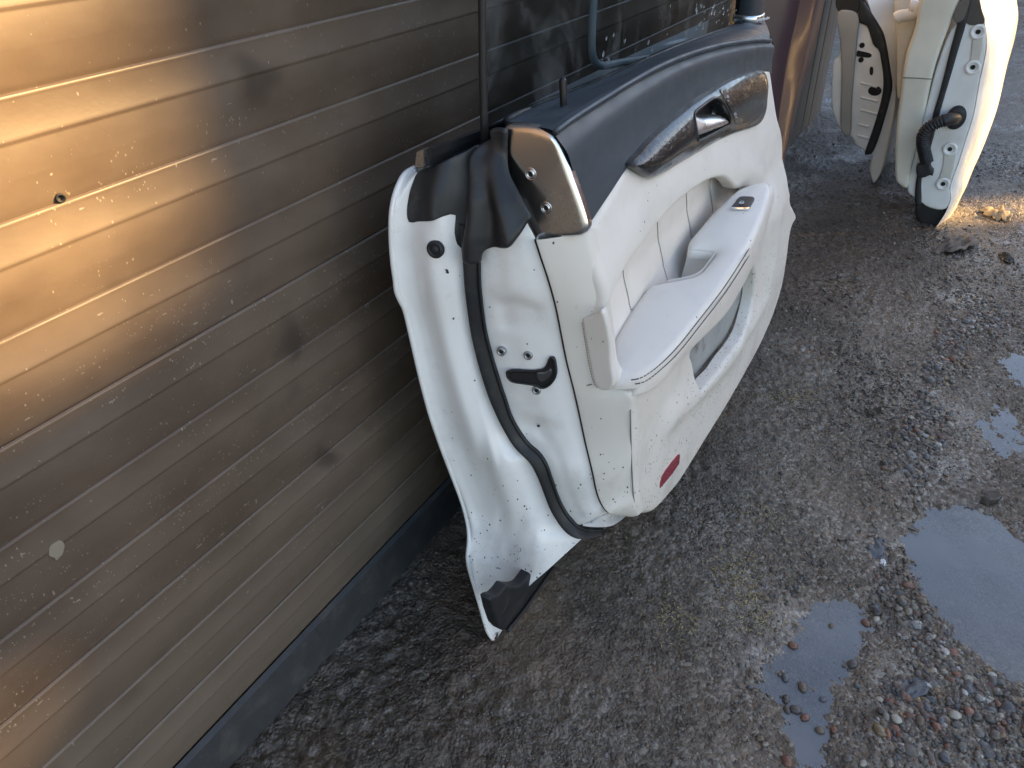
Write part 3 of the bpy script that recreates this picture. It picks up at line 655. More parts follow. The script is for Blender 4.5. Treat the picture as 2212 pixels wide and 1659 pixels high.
panel = patch('inner_panel', PANEL, 'y', FP, M['cream'], D, o=.0, rim=.011, hole_rim=.006, skirt=.016, step=.012, holes=[INS, POC], fun=pan_f)
# lower front seam line of the side trim
def FI(x, z):
    t = min(1, max(0, (.615 - z)/.10)); return FP(x, z) + .029*t*t*(3-2*t)
def insert_o(P):
    f = .003*np.clip(dist(P, INS)/.03, 0, 1)
    for s in SEAMS: f = f - .0035*np.exp(-(dist(P, s, False)/.0045)**2)
    return f
SE_PX = [Z5((815, 122), (812, 180), (825, 280), (833, 340)), Z5((660, 213), (662, 290), (680, 420), (694, 500)), Z5((472, 398), (480, 530), (510, 680), (540, 790)), Z5((250, 692), (262, 800), (285, 900), (304, 975))]
SEAMS = [np.array([(q[0], q[2]) for q in [on_y(p, FI, .006) for p in s]]) for s in SE_PX]
c_ = INS.mean(0); INSB = c_ + (INS - c_)*1.06
ins = patch('leather_insert', INSB, 'y', FI, M['cream_leather'], D, o=-.006, rim=0, skirt=0, step=.0055, fun=insert_o)
for s in SEAMS:
    L = resample(cr(s), 40); dashes('seam_stitch', [(p[0], FI(*p) + .0050, p[1]) for p in L], .0035, .0022, .0006, M['seam'], ins)
# map pocket liner
pk = fxz(POC_PX); c_ = pk.mean(0)
patch('map_pocket', c_ + (pk - c_)*1.10, 'y', lambda x, z: FP(x, z) + .024 - .012*max(0, min(1, (.24 - z)/.14)), M['cream_dirty_shaded'], D, o=0, skirt=0, step=.014)
# padded end wrapping round to the shut side: a raised pad with a stitched border
XSD = lambda y, z: xe(z) + .0715 - .003*np.clip((-.27 - y)/.05, 0, 1)
pe = [(1256, 694), (1270, 688), (1284, 683), (1297, 672), (1306, 690), (1315, 735), (1319, 790), (1324, 828), (1317, 845), (1302, 846), (1290, 842), (1281, 827), (1270, 775)]
pec = cr([(q[1], q[2]) for q in [on_x(p, XSD, -.004) for p in pe]], 4, True)
pad = patch('padded_end', pec, 'x', XSD, M['cream_leather'], D, o=.0022, rim=.003, skirt=.006, step=.004)
for l in ([(1257, 697), (1266, 750), (1274, 795), (1283, 828), (1291, 840)],):
    dashes('end_stitch', resample(cr([on_x(p, XSD, -.0050) for p in l]), 60), .003, .002, .0006, M['seam'], pad)
# trim joint lines
jl = np.array([on_x(p, lambda y, z: xe(z) + .0725) for p in [(1241, 836), (1258, 831), (1281, 827)]]); tube('trim_joint', resample(jl + [-.004, 0, 0], 8), .0007, M['seam'], D, seg=5)
jl = np.array([on_y(p, FP, -.0005) for p in [(1364, 858), (1364.3, 898), (1366, 974), (1369, 1049), (1373, 1086), (1380, 1104)]]); tube('trim_seam', resample(cr(jl + [-.001, .001, 0]), 40), .0009, M['seam'], D, seg=5)
# ---- armrest
def ATOP(x, y): return .453 + .14*(min(x, 1.19) - .69)
AR_PX = Z5((172, 1408), (163, 1300), (163, 1250), (180, 1180), (220, 1100), (302, 962), (360, 880), (420, 808), (450, 797), (540, 779), (640, 760), (710, 742), (760, 712), (800, 665), (845, 608), (850, 592), (820, 586), (690, 580), (676, 572), (682, 515), (694, 494), (740, 440), (830, 335), (980, 192), (1050, 160), (1120, 142), (1190, 140), (1210, 155), (1219, 185), (1205, 250), (1165, 370), (1115, 490), (1025, 640), (900, 830), (760, 1012), (600, 1212), (480, 1330), (380, 1400), (300, 1420))
arp = [on_z(p, ATOP) for p in AR_PX]
AR = cr([(q[0], q[1]) for q in arp], 4, True)
arm = patch('armrest', AR, 'z', ATOP, M['cream_leather'], D, o=0, rim=.010, skirt=.004, step=.007, fun=lambda P: .003*np.clip(dist(P, AR)/.03, 0, 1))
# armrest front face
AT = Z5((168, 1330), (174, 1409), (300, 1424), (380, 1404), (480, 1334), (600, 1216), (760, 1016), (900, 834), (1025, 644), (1115, 494), (1165, 374), (1205, 254), (1219, 190), (1214, 160))
AB = Z5((176, 1440), (182, 1495), (240, 1515), (320, 1525), (400, 1510), (450, 1480), (560, 1370), (700, 1215), (900, 1015), (1000, 855), (1070, 720), (1120, 600), (1160, 480), (1200, 340), (1226, 230), (1222, 200))
TOPC = np.array([on_z(p, ATOP, -.008) for p in AT])
yt = resample(cr(TOPC), 60)
px = resample(cr(AB), 60); BOT = np.array([at(px[i], 1, yt[i, 1] + .004) for i in range(60)])
loft('armrest_front', [yt + [0, .004, .002], yt, yt*.66 + BOT*.34 + [0, -.003, 0], yt*.3 + BOT*.7 + [0, -.003, 0], BOT, BOT + [0, .03, .004]], M['cream_leather'], arm, n=110, sub=5, smooth_in=False)
for k, l in enumerate(([(175, 1409), (240, 1423), (300, 1427), (380, 1407), (480, 1337), (600, 1219), (760, 1019), (900, 837), (1025, 647), (1115, 497), (1165, 377), (1205, 257), (1216, 190)],
           [(178, 1440), (240, 1452), (300, 1455), (390, 1438), (490, 1365), (610, 1250), (770, 1050), (910, 868), (1035, 675), (1125, 520), (1172, 400), (1212, 270), (1221, 200)])):
    pxs = resample(cr(Z5(*l)), 60)
    frac = .30 if k else .10
    yl = [yt[i, 1]*(1-frac) + BOT[i, 1]*frac - .0036 for i in range(60)]
    dashes('armrest_stitch', np.array([at(pxs[i], 1, yl[i]) for i in range(60)]), .0042, .0022, .0008, M['thread'], arm)
# grab pocket liner under the cut-out
gp = np.array([on_z(p, ATOP, -.001) for p in Z5((855, 592), (690, 580), (676, 572))])
dn = np.array([0, 0, -.05])
loft('grab_pocket', [gp + [.002, .0, 0], gp + dn*.5 + [.002, .002, 0], gp + dn + [-.004, .004, 0], gp + dn + [-.10, .0, -.02]], M['cream_leather'], arm, n=12, sub=3, linear=True)
gq = np.array([on_z(p, ATOP, -.001) for p in Z5((855, 592), (800, 665), (760, 712), (710, 742), (640, 760), (540, 779))])
loft('grab_lip', [gq, gq + [0, -.002, -.02], gq + [0, -.004, -.05]], M['cream_leather'], arm, n=20, sub=2)
# window switch
sw = Z5((953, 312), (975, 280), (1000, 246), (1020, 238), (1060, 238), (1092, 240), (1106, 250), (1095, 275), (1072, 312), (1060, 320), (1000, 320))
A2 = lambda x, y: ATOP(x, y) + .003
swp = cr([(q[0], q[1]) for q in [on_z(p, A2) for p in sw]], 3, True)
switch = patch('window_switch', swp, 'z', A2, M['black'], D, o=.0015, rim=.002, skirt=.004, step=.004)
ch = Z5((955, 308), (953, 314), (1000, 321), (1060, 321), (1073, 312), (1068, 309), (1058, 313), (1000, 313))
patch('switch_trim', [(q[0], q[1]) for q in [on_z(p, A2, .002) for p in ch]], 'z', A2, M['chrome'], switch, o=.0032, skirt=.002, step=.004, edge_step=.002)
ic = [np.array([on_z(p, A2, .0026) for p in Z5(*l)]) for l in ([(1004, 286), (1030, 286), (1036, 276), (1030, 270), (1014, 270), (1004, 286)], [(1006, 280), (1032, 281)])]
for l in ic: tube('switch_icon', resample(l + [0, 0, .001], 12), .0006, M['icon'], switch, seg=4)
# ---- red reflector
rf = fxz([(1430.5, 1056), (1431, 1045), (1435, 1030), (1442, 1018), (1456, 999), (1469.5, 983), (1473, 983), (1471, 1003), (1457, 1024), (1443, 1041)], -.004, 1)
patch('red_reflector', rf, 'y', FP, M['red'], D, o=.0012, rim=0, skirt=.004, step=.006, fun=pan_f)
# ---- plate (chrome end cap) with screws
PL = Z2((1262, 260), (1264, 200), (1275, 150), (1300, 120), (1400, 112), (1500, 122), (1580, 138), (1700, 178), (1770, 215), (1810, 265), (1845, 340), (1940, 600), (2040, 880), (2100, 1080), (2105, 1130), (2085, 1185), (2030, 1224), (1900, 1238), (1580, 1245), (1560, 1200), (1485, 1040), (1420, 920), (1345, 765), (1285, 640), (1258, 450))
XPL = lambda y, z: .668 + .03*max(0, -(y + .24))
plo = cr([(q[1], q[2]) for q in [on_x(p, XPL) for p in PL]], 3, True)
plate = patch('end_plate', plo, 'x', XPL, M['plate'], D, o=.004, rim=.0065, skirt=.004, step=.004)
for c in Z2((1530, 610), (1682, 945)):
    q = on_x(c, XPL, -.0035)
    s = disc('plate_screw', q, (-1, 0, 0), .0056, [(1.25, -.0008), (1.12, .0012), (.95, .0004), (.8, -.0005), (.74, .002), (.55, .0024), (.5, .0008)], M['satin'], plate, seg=24)
    disc('screw_socket', q + [-.0011, 0, 0], (-1, 0, 0), .003, [(1, 0), (.8, .0004), (.4, 0)], M['hole'], s, seg=6)
# ---- black leather top roll
WPX = [(1096, 262), (1126, 245), (1186.6, 218), (1287, 178), (1354.6, 148), (1415, 121), (1489, 90.7), (1563, 63.8), (1610, 48), (1650, 38)]
SPX = [(1200, 287), (1229, 262), (1287, 224), (1354.6, 184), (1421.8, 146), (1489, 117.5), (1556, 98), (1606.6, 89), (1643.6, 85.5), (1666, 87)]
LPX = [(1272, 486), (1321, 413), (1358, 357), (1400, 305), (1450, 255), (1520, 205), (1600, 172), (1640, 160), (1655, 158), (1667, 158)]
def YW(x, z): return -.178 + .02*min(1, max(0, (x-.68)/.1)) - .012*max(0, x - .8)
W3 = np.array([on_y(p, YW) for p in WPX]); S3 = np.array(fy(SPX, -.001)); L3 = np.array(fy(LPX, .001))
n_ = 60; W3r, S3r, L3r = [resample(cr(c), n_) for c in (W3, S3, L3)]
mid1 = S3r*.78 + L3r*.22; mid2 = S3r*.4 + L3r*.6
for i in range(n_): mid1[i, 1] = FP(0, mid1[i, 2]) - .006; mid2[i, 1] = FP(0, mid2[i, 2]) - .001
top1 = S3r*.75 + W3r*.25 + np.array([0, 0, .002]); top2 = S3r*.3 + W3r*.7
far = lambda A: A
roll = loft('leather_top', [W3r + [0, .004, -.03], W3r + [0, .002, -.002], top2, top1, S3r + [0, .003, .0015], S3r + [0, -.0015, -.004], mid1, mid2, L3r], M['leather'], D, n=130, sub=5, smooth_in=False)
endc = np.array([A[-1] for A in (W3r, top2, top1, S3r, mid1, mid2, L3r)])
loft('leather_end', [endc, endc + [.008, .004, -.001], endc + [.012, .03, -.01]], M['leather'], roll, n=40, sub=3)
ST1 = [(1196.7, 281), (1227, 257), (1287, 217), (1354.6, 176.5), (1421.8, 139.5), (1489, 112), (1556, 93.5), (1606.6, 85.5), (1643.6, 83), (1664, 85)]
ST2 = [(1203, 290), (1234, 266.5), (1287, 233), (1354.6, 190), (1421.8, 152), (1489, 123.5), (1556, 103), (1606.6, 94.5), (1643.6, 90), (1664, 91)]
for pxs, off in ((ST1, .004), (ST2, -.0065)):
    dashes('top_stitch', np.array([q for q in cr(fy(pxs, off))]), .0036, .0020, .0011, M['thread_dark'], roll)
tube('top_piping', resample(cr(np.array(fy([((a[0]+b[0])/2, (a[1]+b[1])/2) for a, b in zip(ST1, ST2)], -.0022))), 120), .0034, M['leather'], roll)
# lock knob
kb = on_y((1219, 244), lambda x, z: -.205, 0); tip = kb + [0.001, .004, .036]
tube('lock_knob', cr([kb + [0, 0, -.012], kb, kb*.5+tip*.5, tip*.9 + kb*.1, tip], 4), .005, M['black'], D, seg=12, radii=np.r_[np.full(13, .0042), np.linspace(.0042, .003, 3), .001])
disc('knob_ring', kb + [0, 0, .001], (0, -.05, 1), .0115, [(1, -.003), (1, .001), (.85, .002), (.7, .001), (.6, -.002)], M['leather'], D)
# ---- wood trim with handle and lock buttons
WO = ZW((40, 1357), (150, 1220), (300, 1050), (480, 880), (700, 700), (900, 545), (1100, 425), (1300, 305), (1500, 222), (1650, 177), (1705, 168), (1732, 195), (1755, 300), (1768, 500), (1765, 690), (1745, 800), (1695, 872), (1600, 920), (1400, 985), (1200, 1075), (1000, 1183), (800, 1293), (600, 1405), (450, 1485), (350, 1525), (280, 1533), (200, 1505), (110, 1430))
OFFW = -.016
wo = fxz(WO, -.002, 4)
HO = ZW((880, 690), (900, 640), (1000, 560), (1100, 490), (1160, 470), (1200, 490), (1240, 560), (1290, 700), (1330, 830), (1335, 870), (1310, 892), (1200, 942), (1000, 1034), (920, 1052), (890, 1032), (875, 950), (872, 800))
ho = fxz(HO, OFFW, 3); ho[:, 1] = ho[:, 1].min() + (ho[:, 1] - ho[:, 1].min())*.86 + .001
def WF(P):
    return -.014 + .014*(1 - (1 - np.clip(dist(P, wo)/.045, 0, 1))**2) + .14*np.clip(P[:, 1] - (.632 + .02*np.clip((P[:, 0]-.85)/.3, 0, 1)), -.04, .03)
wood = patch('wood_trim', wo, 'y', FP, M['wood'], D, o=.022, rim=.006, hole_rim=.002, skirt=.02, step=.006, holes=[ho], fun=WF)
def on_wood(pts, lift): return np.array([on_y(p, lambda x, z: FP(x, z) - .022 - lift - float(WF(np.array([[x, z]]))[0])) for p in pts])
patch('handle_cup', ho, 'y', FP, M['black'], wood, o=-.006, skirt=0, step=.01)
tube('cup_rim', [(p[0], FP(*p) - .0218 - w_, p[1]) for p, w_ in zip(np.vstack([ho, ho[:1]]), WF(np.vstack([ho, ho[:1]])))], .0018, M['black'], wood, seg=6)
HN = ZW((896, 690), (915, 682), (935, 695), (980, 742), (1030, 772), (1080, 782), (1140, 772), (1265, 752), (1295, 768), (1322, 838), (1305, 872), (1200, 920), (1000, 1005), (905, 1030), (890, 1005), (886, 850))
hn = fxz(HN, OFFW, 3)
patch('door_handle', hn, 'y', FP, M['handle'], D, o=.012, rim=.008, skirt=.012, step=.004, fun=lambda P: .30*np.clip(hn[:, 1].mean() - P[:, 1], -.02, .02))
BN = ZW((1212, 432), (1225, 420), (1275, 413), (1290, 430), (1330, 540), (1380, 660), (1458, 845), (1450, 858), (1405, 864), (1390, 845), (1310, 640), (1215, 455))
bn = cr([(q[0], q[2]) for q in on_wood(BN, 0)], 3, True)
btn = patch('lock_buttons', bn, 'y', FP, M['wood'], D, o=.0232, rim=.001, skirt=.003, step=.005, fun=WF)
for l in (((1290, 505), (1310, 500), (1316, 520), (1296, 526), (1290, 505)), ((1298, 560), (1312, 555), (1318, 572)), ((1385, 722), (1405, 716), (1412, 738), (1392, 745), (1385, 722)), ((1400, 770), (1416, 766), (1420, 780))):
    tube('button_icon', resample(on_wood(ZW(*l), .0014), 10), .0005, M['icon'], btn, seg=4)
dv = on_wood(ZW((1325, 640), (1345, 628), (1378, 628)), .0014); tube('button_split', resample(dv, 6), .0008, M['hole'], btn, seg=4)
# ---- glass, belt trims
YG = lambda x, z: -.153
gl_px = [(1046, 318), (1126, 268), (1290, 190), (1490, 100), (1640, 35)]
gb = [on_y(p, YG) for p in gl_px]; g_top = on_y((1041, 0), YG)
dirv = (g_top - gb[0]); dirv /= dirv[2]
poly = [(q[0], q[2] - .02) for q in gb] + [(1.62, .72), (1.58, .9), (1.40, 1.02), (1.1, 1.08), tuple((gb[0] + dirv*(1.06-gb[0][2]))[[0, 2]])]
glass = patch('window_glass', poly, 'y', YG, M['glass'], D, o=.002, rim=0, skirt=.004, step=.05)
ed = np.array([on_y((1047, 312), YG, -.001), on_y((1043, 150), YG, -.001), on_y((1042, 0), YG, -.001)]); ed = np.vstack([ed, ed[-1] + (ed[-1]-ed[-2])*2.2])
tube('glass_edge', resample(ed, 12), .0042, M['rubber'], glass, seg=10)
# drops on the glass
rr = random.Random(4); Vd = []; Fd = []
ico = bmesh.new(); bmesh.ops.create_icosphere(ico, subdivisions=1, radius=1); IV = np.array([v.co[:] for v in ico.verts]); IF = [[v.index for v in f.verts] for f in ico.faces]; ico.free()
for i in range(70):
    p = (rr.uniform(1500, 1590), rr.uniform(5, 95)) if i < 45 else (rr.uniform(1300, 1600), rr.uniform(0, 140))
    q = on_y(p, YG, -.003); k = len(Vd); s = rr.uniform(.0012, .0032)
    Vd += list(q + IV*[s*.7, s*.45, s*1.5]); Fd += [[a+k for a in f] for f in IF]
dr = obj('water_drops', Vd, Fd, M['drop'], glass); tag(dr, kind='stuff')
# guide rail behind the glass
gr = [(1287, -60), (1283, 0), (1279, 60), (1279, 110), (1284, 132), (1300, 142), (1340, 135), (1420, 122), (1500, 104)]
gp3 = np.array([on_y(p, lambda x, z: -.120, 0) for p in gr]); tube('guide_rail', resample(cr(gp3), 50), .0055, plain('pale_rail', (.36, .40, .41), .4), D, seg=8)
DZ = -.062
capq = [at(p, 0, .612) for p in ((899.5, 330), (903, 326), (914.5, 324.5), (914.8, 360), (895.5, 362.5))]
cap = box_prism('belt_cap', capq, .010, 0, M['plate'], D)
bel = [at(p, 0, .623) for p in ((902, 328.5), (913, 326), (914, 331), (903, 333))]
box_prism('chrome_belt', bel, 1.02, DZ, M['chrome'], D)
rb = [at(p, 0, .618) for p in ((915.5, 325), (921, 321), (934, 321.5), (932, 340), (926, 358), (916, 362))]
box_prism('belt_rubber', rb, 1.02, DZ, M['rubber'], D)
rb2 = [at(p, 0, .632) for p in ((928, 352), (934, 349), (935, 357), (931, 361))]
box_prism('belt_lip', rb2, 1.0, DZ, plain('grey_lip', (.06, .065, .07), .4), D)
box_prism('window_channel', [(.66, -.10, .655), (.66, -.146, .655), (.66, -.146, .690), (.66, -.10, .690)], 1.0, DZ, M['rubber'], D)
iw = np.array([on_y(p, YW, .004) for p in [(1105, 262), (1126, 248), (1186.6, 221), (1287, 181), (1354.6, 151), (1415, 124), (1489, 93.7), (1563, 66.8), (1640, 40)]])
tube('window_wiper', resample(cr(iw + [0, .006, -.001]), 60), .0045, M['rubber'], D)
# ---- tweeter
tc = on_z((1628, 55), lambda x, y: .672); tc = tc + np.array([.0, .012, 0])
def ringloft(name, rows, mat, parent, seg=28):
    V = []; Fc = []
    for (sxx, syy, h, ox, oy) in rows:
        for s in range(seg):
            t = 2*math.pi*s/seg; c, s_ = math.cos(t), math.sin(t); c = math.copysign(abs(c)**.75, c); s_ = math.copysign(abs(s_)**.75, s_)
            V.append(tc + [sxx*c + ox, syy*s_ + oy, h])
    for i in range(len(rows)-1):
        for s in range(seg): Fc.append((i*seg+s, i*seg+(s+1) % seg, (i+1)*seg+(s+1) % seg, (i+1)*seg+s))
    Fc.append(tuple(range((len(rows)-1)*seg, len(rows)*seg))); return obj(name, V, Fc, mat, parent)
tw = ringloft('tweeter', [(.034, .026, .020, 0, 0), (.0335, .0255, .05, .004, .004), (.028, .022, .09, .010, .010), (.018, .014, .13, .018, .014), (.008, .006, .145, .02, .016)], M['mesh'], D)
ringloft('tweeter_band', [(.0345, .0265, .007, 0, 0), (.0365, .0285, .009, 0, 0), (.0365, .0285, .0195, 0, 0), (.0350, .0270, .0215, 0, 0), (.033, .025, .0215, 0, 0)], M['satin'], tw)
ringloft('tweeter_foot', [(.030, .022, -.006, 0, 0), (.032, .024, .0, 0, 0), (.032, .024, .007, 0, 0)], M['black'], tw)
fc = bpy.data.curves.new('brand_print', 'FONT'); fc.body = 'harman/kardon'; fc.size = .0085; fc.align_x = 'CENTER'; fc.align_y = 'CENTER'; fc.extrude = .0002
fo = bpy.data.objects.new('brand_print', fc); COL.objects.link(fo); bpy.context.view_layer.update()
tm = bpy.data.meshes.new_from_object(fo.evaluated_get(bpy.context.evaluated_depsgraph_get())); bpy.data.objects.remove(fo)
tm.materials.append(plain('engraved_print', (.86, .86, .86), .4)); to = bpy.data.objects.new('brand_print', tm); COL.objects.link(to); to.parent = tw
ang = math.radians(-16); to.rotation_euler = (math.pi/2, 0, ang); to.location = Vector(tc - np.array(D.location)) + Vector((-.010, -.0295, .0142))

# ================================================================== BEYOND THE NEAR DOOR
# ---- plum panel leaning on the shutter
PN = thing('plum_panel', 'dark plum scuffed panel leaning on the shutter behind the near door', 'panel', (2.0, -.12, 0))
K3 = [(1790, -40), (1781.6, 0), (1766, 70), (1751, 140), (1734, 187.5), (1718, 256), (1700, 330), (1688, 400)]
K2 = [(1765, -40), (1758.5, 0), (1748, 70), (1735, 140), (1718, 200), (1700, 290), (1688, 360), (1676, 420)]
K1 = [(1735, -40), (1728, 0), (1717, 55), (1704, 110), (1694, 170), (1684, 240), (1672, 330), (1662, 420)]
K0 = [(1640, -40), (1636, 0), (1630, 55), (1625, 110), (1620, 170), (1615, 240), (1610, 330), (1605, 420)]
cs = [np.array([at(p, 0, xx) for p in K]) for K, xx in ((K0, 1.86), (K1, 1.93), (K2, 2.00), (K3, 2.08))]
loft('panel_skin', [cs[0], cs[1], cs[1] + [.004, -.001, 0], cs[2], cs[2] + [.004, -.002, 0], cs[3]], M['plum'], PN, n=40, sub=2, linear=True)
loft('panel_edge', [cs[3], cs[3] + [.006, .004, 0], cs[3] + [.03, .02, 0]], M['plum'], PN, n=40, sub=2)
# ---- weathered board covering the end of the wall
ys_ = lambda z: -.045 + .03*z
BD = thing('wooden_board', 'grey weathered board with upright grain standing against the wall end', 'board', (2.8, -.04, 0))
xs2 = np.linspace(2.42, 3.74, 11); V = []; Fc = []
for i in range(len(xs2)-1):
    a, b = xs2[i] + .001, xs2[i+1] - .001; j = .002*((i*7) % 3); k = len(V)
    V += [(a, ys_(0)-j, 0), (b, ys_(0)-j, 0), (b, ys_(1.5)-j, 1.5), (a, ys_(1.5)-j, 1.5), (a, ys_(0)+.02, 0), (b, ys_(0)+.02, 0), (b, ys_(1.5)+.02, 1.5), (a, ys_(1.5)+.02, 1.5)]
    obj('plank', V[k:], [(0, 1, 2, 3), (4, 5, 6, 7), (0, 1, 5, 4), (1, 2, 6, 5), (2, 3, 7, 6), (3, 0, 4, 7)], M['board'], BD, smooth=False)

# ---- far doors
def xo(pts, x, off=0.0, n=4, closed=True): 
    q = [at(p, 0, x) for p in pts]; return cr([(a[1], a[2]) for a in q], n, closed)
def fpatch(name, px, x, mat, parent, o=0, rim=0, skirt=.02, step=.02, holes=(), slope=0.0):
    base = lambda y, z: x
    return patch(name, xo(px, x), 'x', base, mat, parent, o=o, rim=rim, skirt=skirt, step=step, holes=[xo(h, x) for h in holes])
# left one of the two
XA = 2.88
D1 = thing('car_door', 'white car door far back beside the board, shut edge in shade with punched holes', 'car door', (2.9, -.38, 0), DG)
shpx = Z14((240, -420), (190, 0), (320, -420), (395, -30), (480, 110), (575, 262), (605, 360), (630, 500), (652, 640), (690, 790), (690, 850), (675, 1000), (640, 1200), (600, 1370), (560, 1500), (505, 1588), (490, 1590), (460, 1460), (480, 1330), (425, 1320), (390, 1288), (340, 1262), (312, 1195), (290, 1185), (240, 1152), (190, 1090), (150, 1000), (132, 900), (132, 700), (150, 520), (200, 480))
fpatch('door_shell', shpx, XA, M['paint2'], D1, rim=.008, skirt=.03)
fpatch('window_guide', Z14((188, -40), (400, -60), (430, 0), (372, 50), (366, 112), (196, 95)), XA, M['black'], D1, o=.010, skirt=.02)
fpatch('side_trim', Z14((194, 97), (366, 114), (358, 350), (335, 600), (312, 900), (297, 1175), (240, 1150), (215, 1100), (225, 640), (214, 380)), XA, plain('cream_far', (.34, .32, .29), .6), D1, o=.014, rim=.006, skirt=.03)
fpatch('door_seal', Z14((372, 60), (385, -30), (400, -20), (480, 110), (575, 265), (605, 360), (628, 500), (650, 640), (662, 740), (640, 860), (590, 1040), (530, 1230), (480, 1330), (455, 1320), (440, 1342), (420, 1330), (480, 1150), (540, 960), (580, 780), (582, 640), (560, 500), (545, 430), (500, 390), (470, 300), (440, 220), (372, 190)), XA, M['rubber'], D1, o=.014, rim=.008, skirt=.02)
for c in Z14((397, 392), (388, 517)): disc('bolt_hole', at(c, 0, XA-.001), (-1, 0, 0), .0085, [(1, 0), (.9, .001), (.4, .0004)], M['hole'], D1)
disc('drain_hole', at(Z14((508, 785))[0], 0, XA-.001), (-1, 0, 0), .020, [(1.05, 0), (.9, .001), (.4, .0004)], M['hole'], D1, sy=.75)
fpatch('latch_slot', Z14((350, 485), (360, 435), (380, 440), (450, 455), (480, 470), (478, 490), (455, 498), (380, 490)), XA, M['hole'], D1, o=.002, skirt=.004, step=.01)
fpatch('striker_slot', Z14((468, 580), (492, 578), (490, 648), (466, 644)), XA, M['hole'], D1, o=.002, skirt=.004, step=.01)
for zc in (725, 850, 960, 1080, 1180):
    l = np.array([at(p, 0, XA-.001) for p in Z14((385, zc-10), (450, zc+5), (530, zc+28))]) if zc < 1000 else np.array([at(p, 0, XA-.001) for p in Z14((360, zc-10), (455, zc+16))])
    tube('pressed_rib', resample(cr(l), 10), .004, M['paint2'], D1, seg=8)
# outer skin: bright face turned to the yard
q0 = np.array([at(p, 0, XA) for p in Z14((330, -420), (480, 110), (575, 262), (605, 360), (630, 500), (652, 640), (690, 790), (690, 850), (675, 1000), (640, 1200), (600, 1370), (560, 1500), (505, 1588))])
bulge = np.array([.055, .09, .10, .10, .085, .06, .02, .012, .01, .008, .006, .004, 0])
q1 = q0 + np.stack([np.full(13, .22), -bulge, np.zeros(13)], 1); q2 = q0 + np.stack([np.full(13, .75), -bulge*.9, np.zeros(13)], 1)
loft('outer_skin', [q0, q0 + (q1-q0)*np.array([.25, .6, 1]), q1, q2], M['paint2'], D1, n=60, sub=5)
# right one
XBd = 2.56
D2 = thing('car_door', 'white car door far back on the right with black ribbed wiring hose', 'car door', (2.6, -.55, 0), DG)
sh2 = Z6((1385, 140), (1560, 150), (1575, 280), (1562, 380), (1530, 520), (1490, 740), (1440, 900), (1390, 1060), (1352, 1160), (1336, 1220), (1341, 1290), (1302, 1360), (1185, 1342), (1120, 1290), (1065, 1255), (1058, 1215), (1130, 900), (1180, 700), (1260, 400))
fpatch('door_shell', sh2, XBd, M['paint2'], D2, rim=.006, skirt=.04)
trim2 = Z6((1165, -40), (1420, -40), (1400, 0), (1330, 170), (1270, 330), (1220, 500), (1170, 740), (1130, 900), (1090, 1060), (1060, 1217), (1000, 1188), (985, 1165), (980, 1050), (985, 880), (1010, 650), (1050, 360), (1110, 180))
fpatch('side_trim', trim2, XBd, plain('cream_far_side', (.66, .62, .52), .55), D2, o=.012, rim=.010, skirt=.5)
jl = np.array([at(p, 0, XBd-.013) for p in Z6((1030, 503), (1125, 506), (1222, 513))]); tube('trim_joint', resample(jl, 8), .0015, M['seam'], D2, seg=5)
seal2 = Z6((1412, -40), (1385, 140), (1335, 330), (1275, 570), (1225, 740), (1190, 900), (1150, 1060), (1118, 1150), (1112, 1320), (1148, 1332), (1152, 1160), (1210, 960), (1262, 760), (1320, 560), (1390, 320), (1440, 150), (1475, -40))
fpatch('door_seal', seal2, XBd, M['rubber'], D2, o=.012, rim=.006, skirt=.012)
fpatch('window_guide', Z6((1475, -40), (1440, 148), (1560, 150), (1540, 60), (1515, -40)), XBd, plain('dark_channel', (.07, .06, .05), .6), D2, o=.004, skirt=.02)
fpatch('mirror_base', Z6((1395, 20), (1440, -40), (1470, -40), (1448, 60), (1415, 135), (1385, 138), (1355, 130)), XBd, plain('grey_flap', (.12, .105, .09), .6), D2, o=.014, skirt=.02)
# recessed hinge plates and bolts
for px_ in (Z6((1490, 180), (1520, 165), (1550, 185), (1548, 290), (1525, 400), (1500, 480), (1462, 482), (1448, 450), (1465, 380), (1478, 260)), Z6((1300, 960), (1325, 932), (1360, 930), (1380, 960), (1370, 1040), (1345, 1150), (1325, 1215), (1285, 1232), (1255, 1210), (1258, 1170), (1285, 1080))):
    fpatch('hinge_seat', px_, XBd, plain('hinge_seat_paint', (.60, .57, .50), .5), D2, o=.003, rim=.003, skirt=.006, step=.01)
for c in Z6((1517, 207), (1483, 437), (1335, 967), (1290, 1193)):
    disc('hinge_bolt', at(c, 0, XBd-.004), (-1, 0, 0), .013, [(1.5, 0), (1.3, .002), (1, .002), (.85, .0), (.5, -.001)], M['paint2'], D2)
    disc('bolt_hole', at(c, 0, XBd-.0055), (-1, 0, 0), .006, [(1, 0), (.8, .001), (.4, 0)], M['hole'], D2)
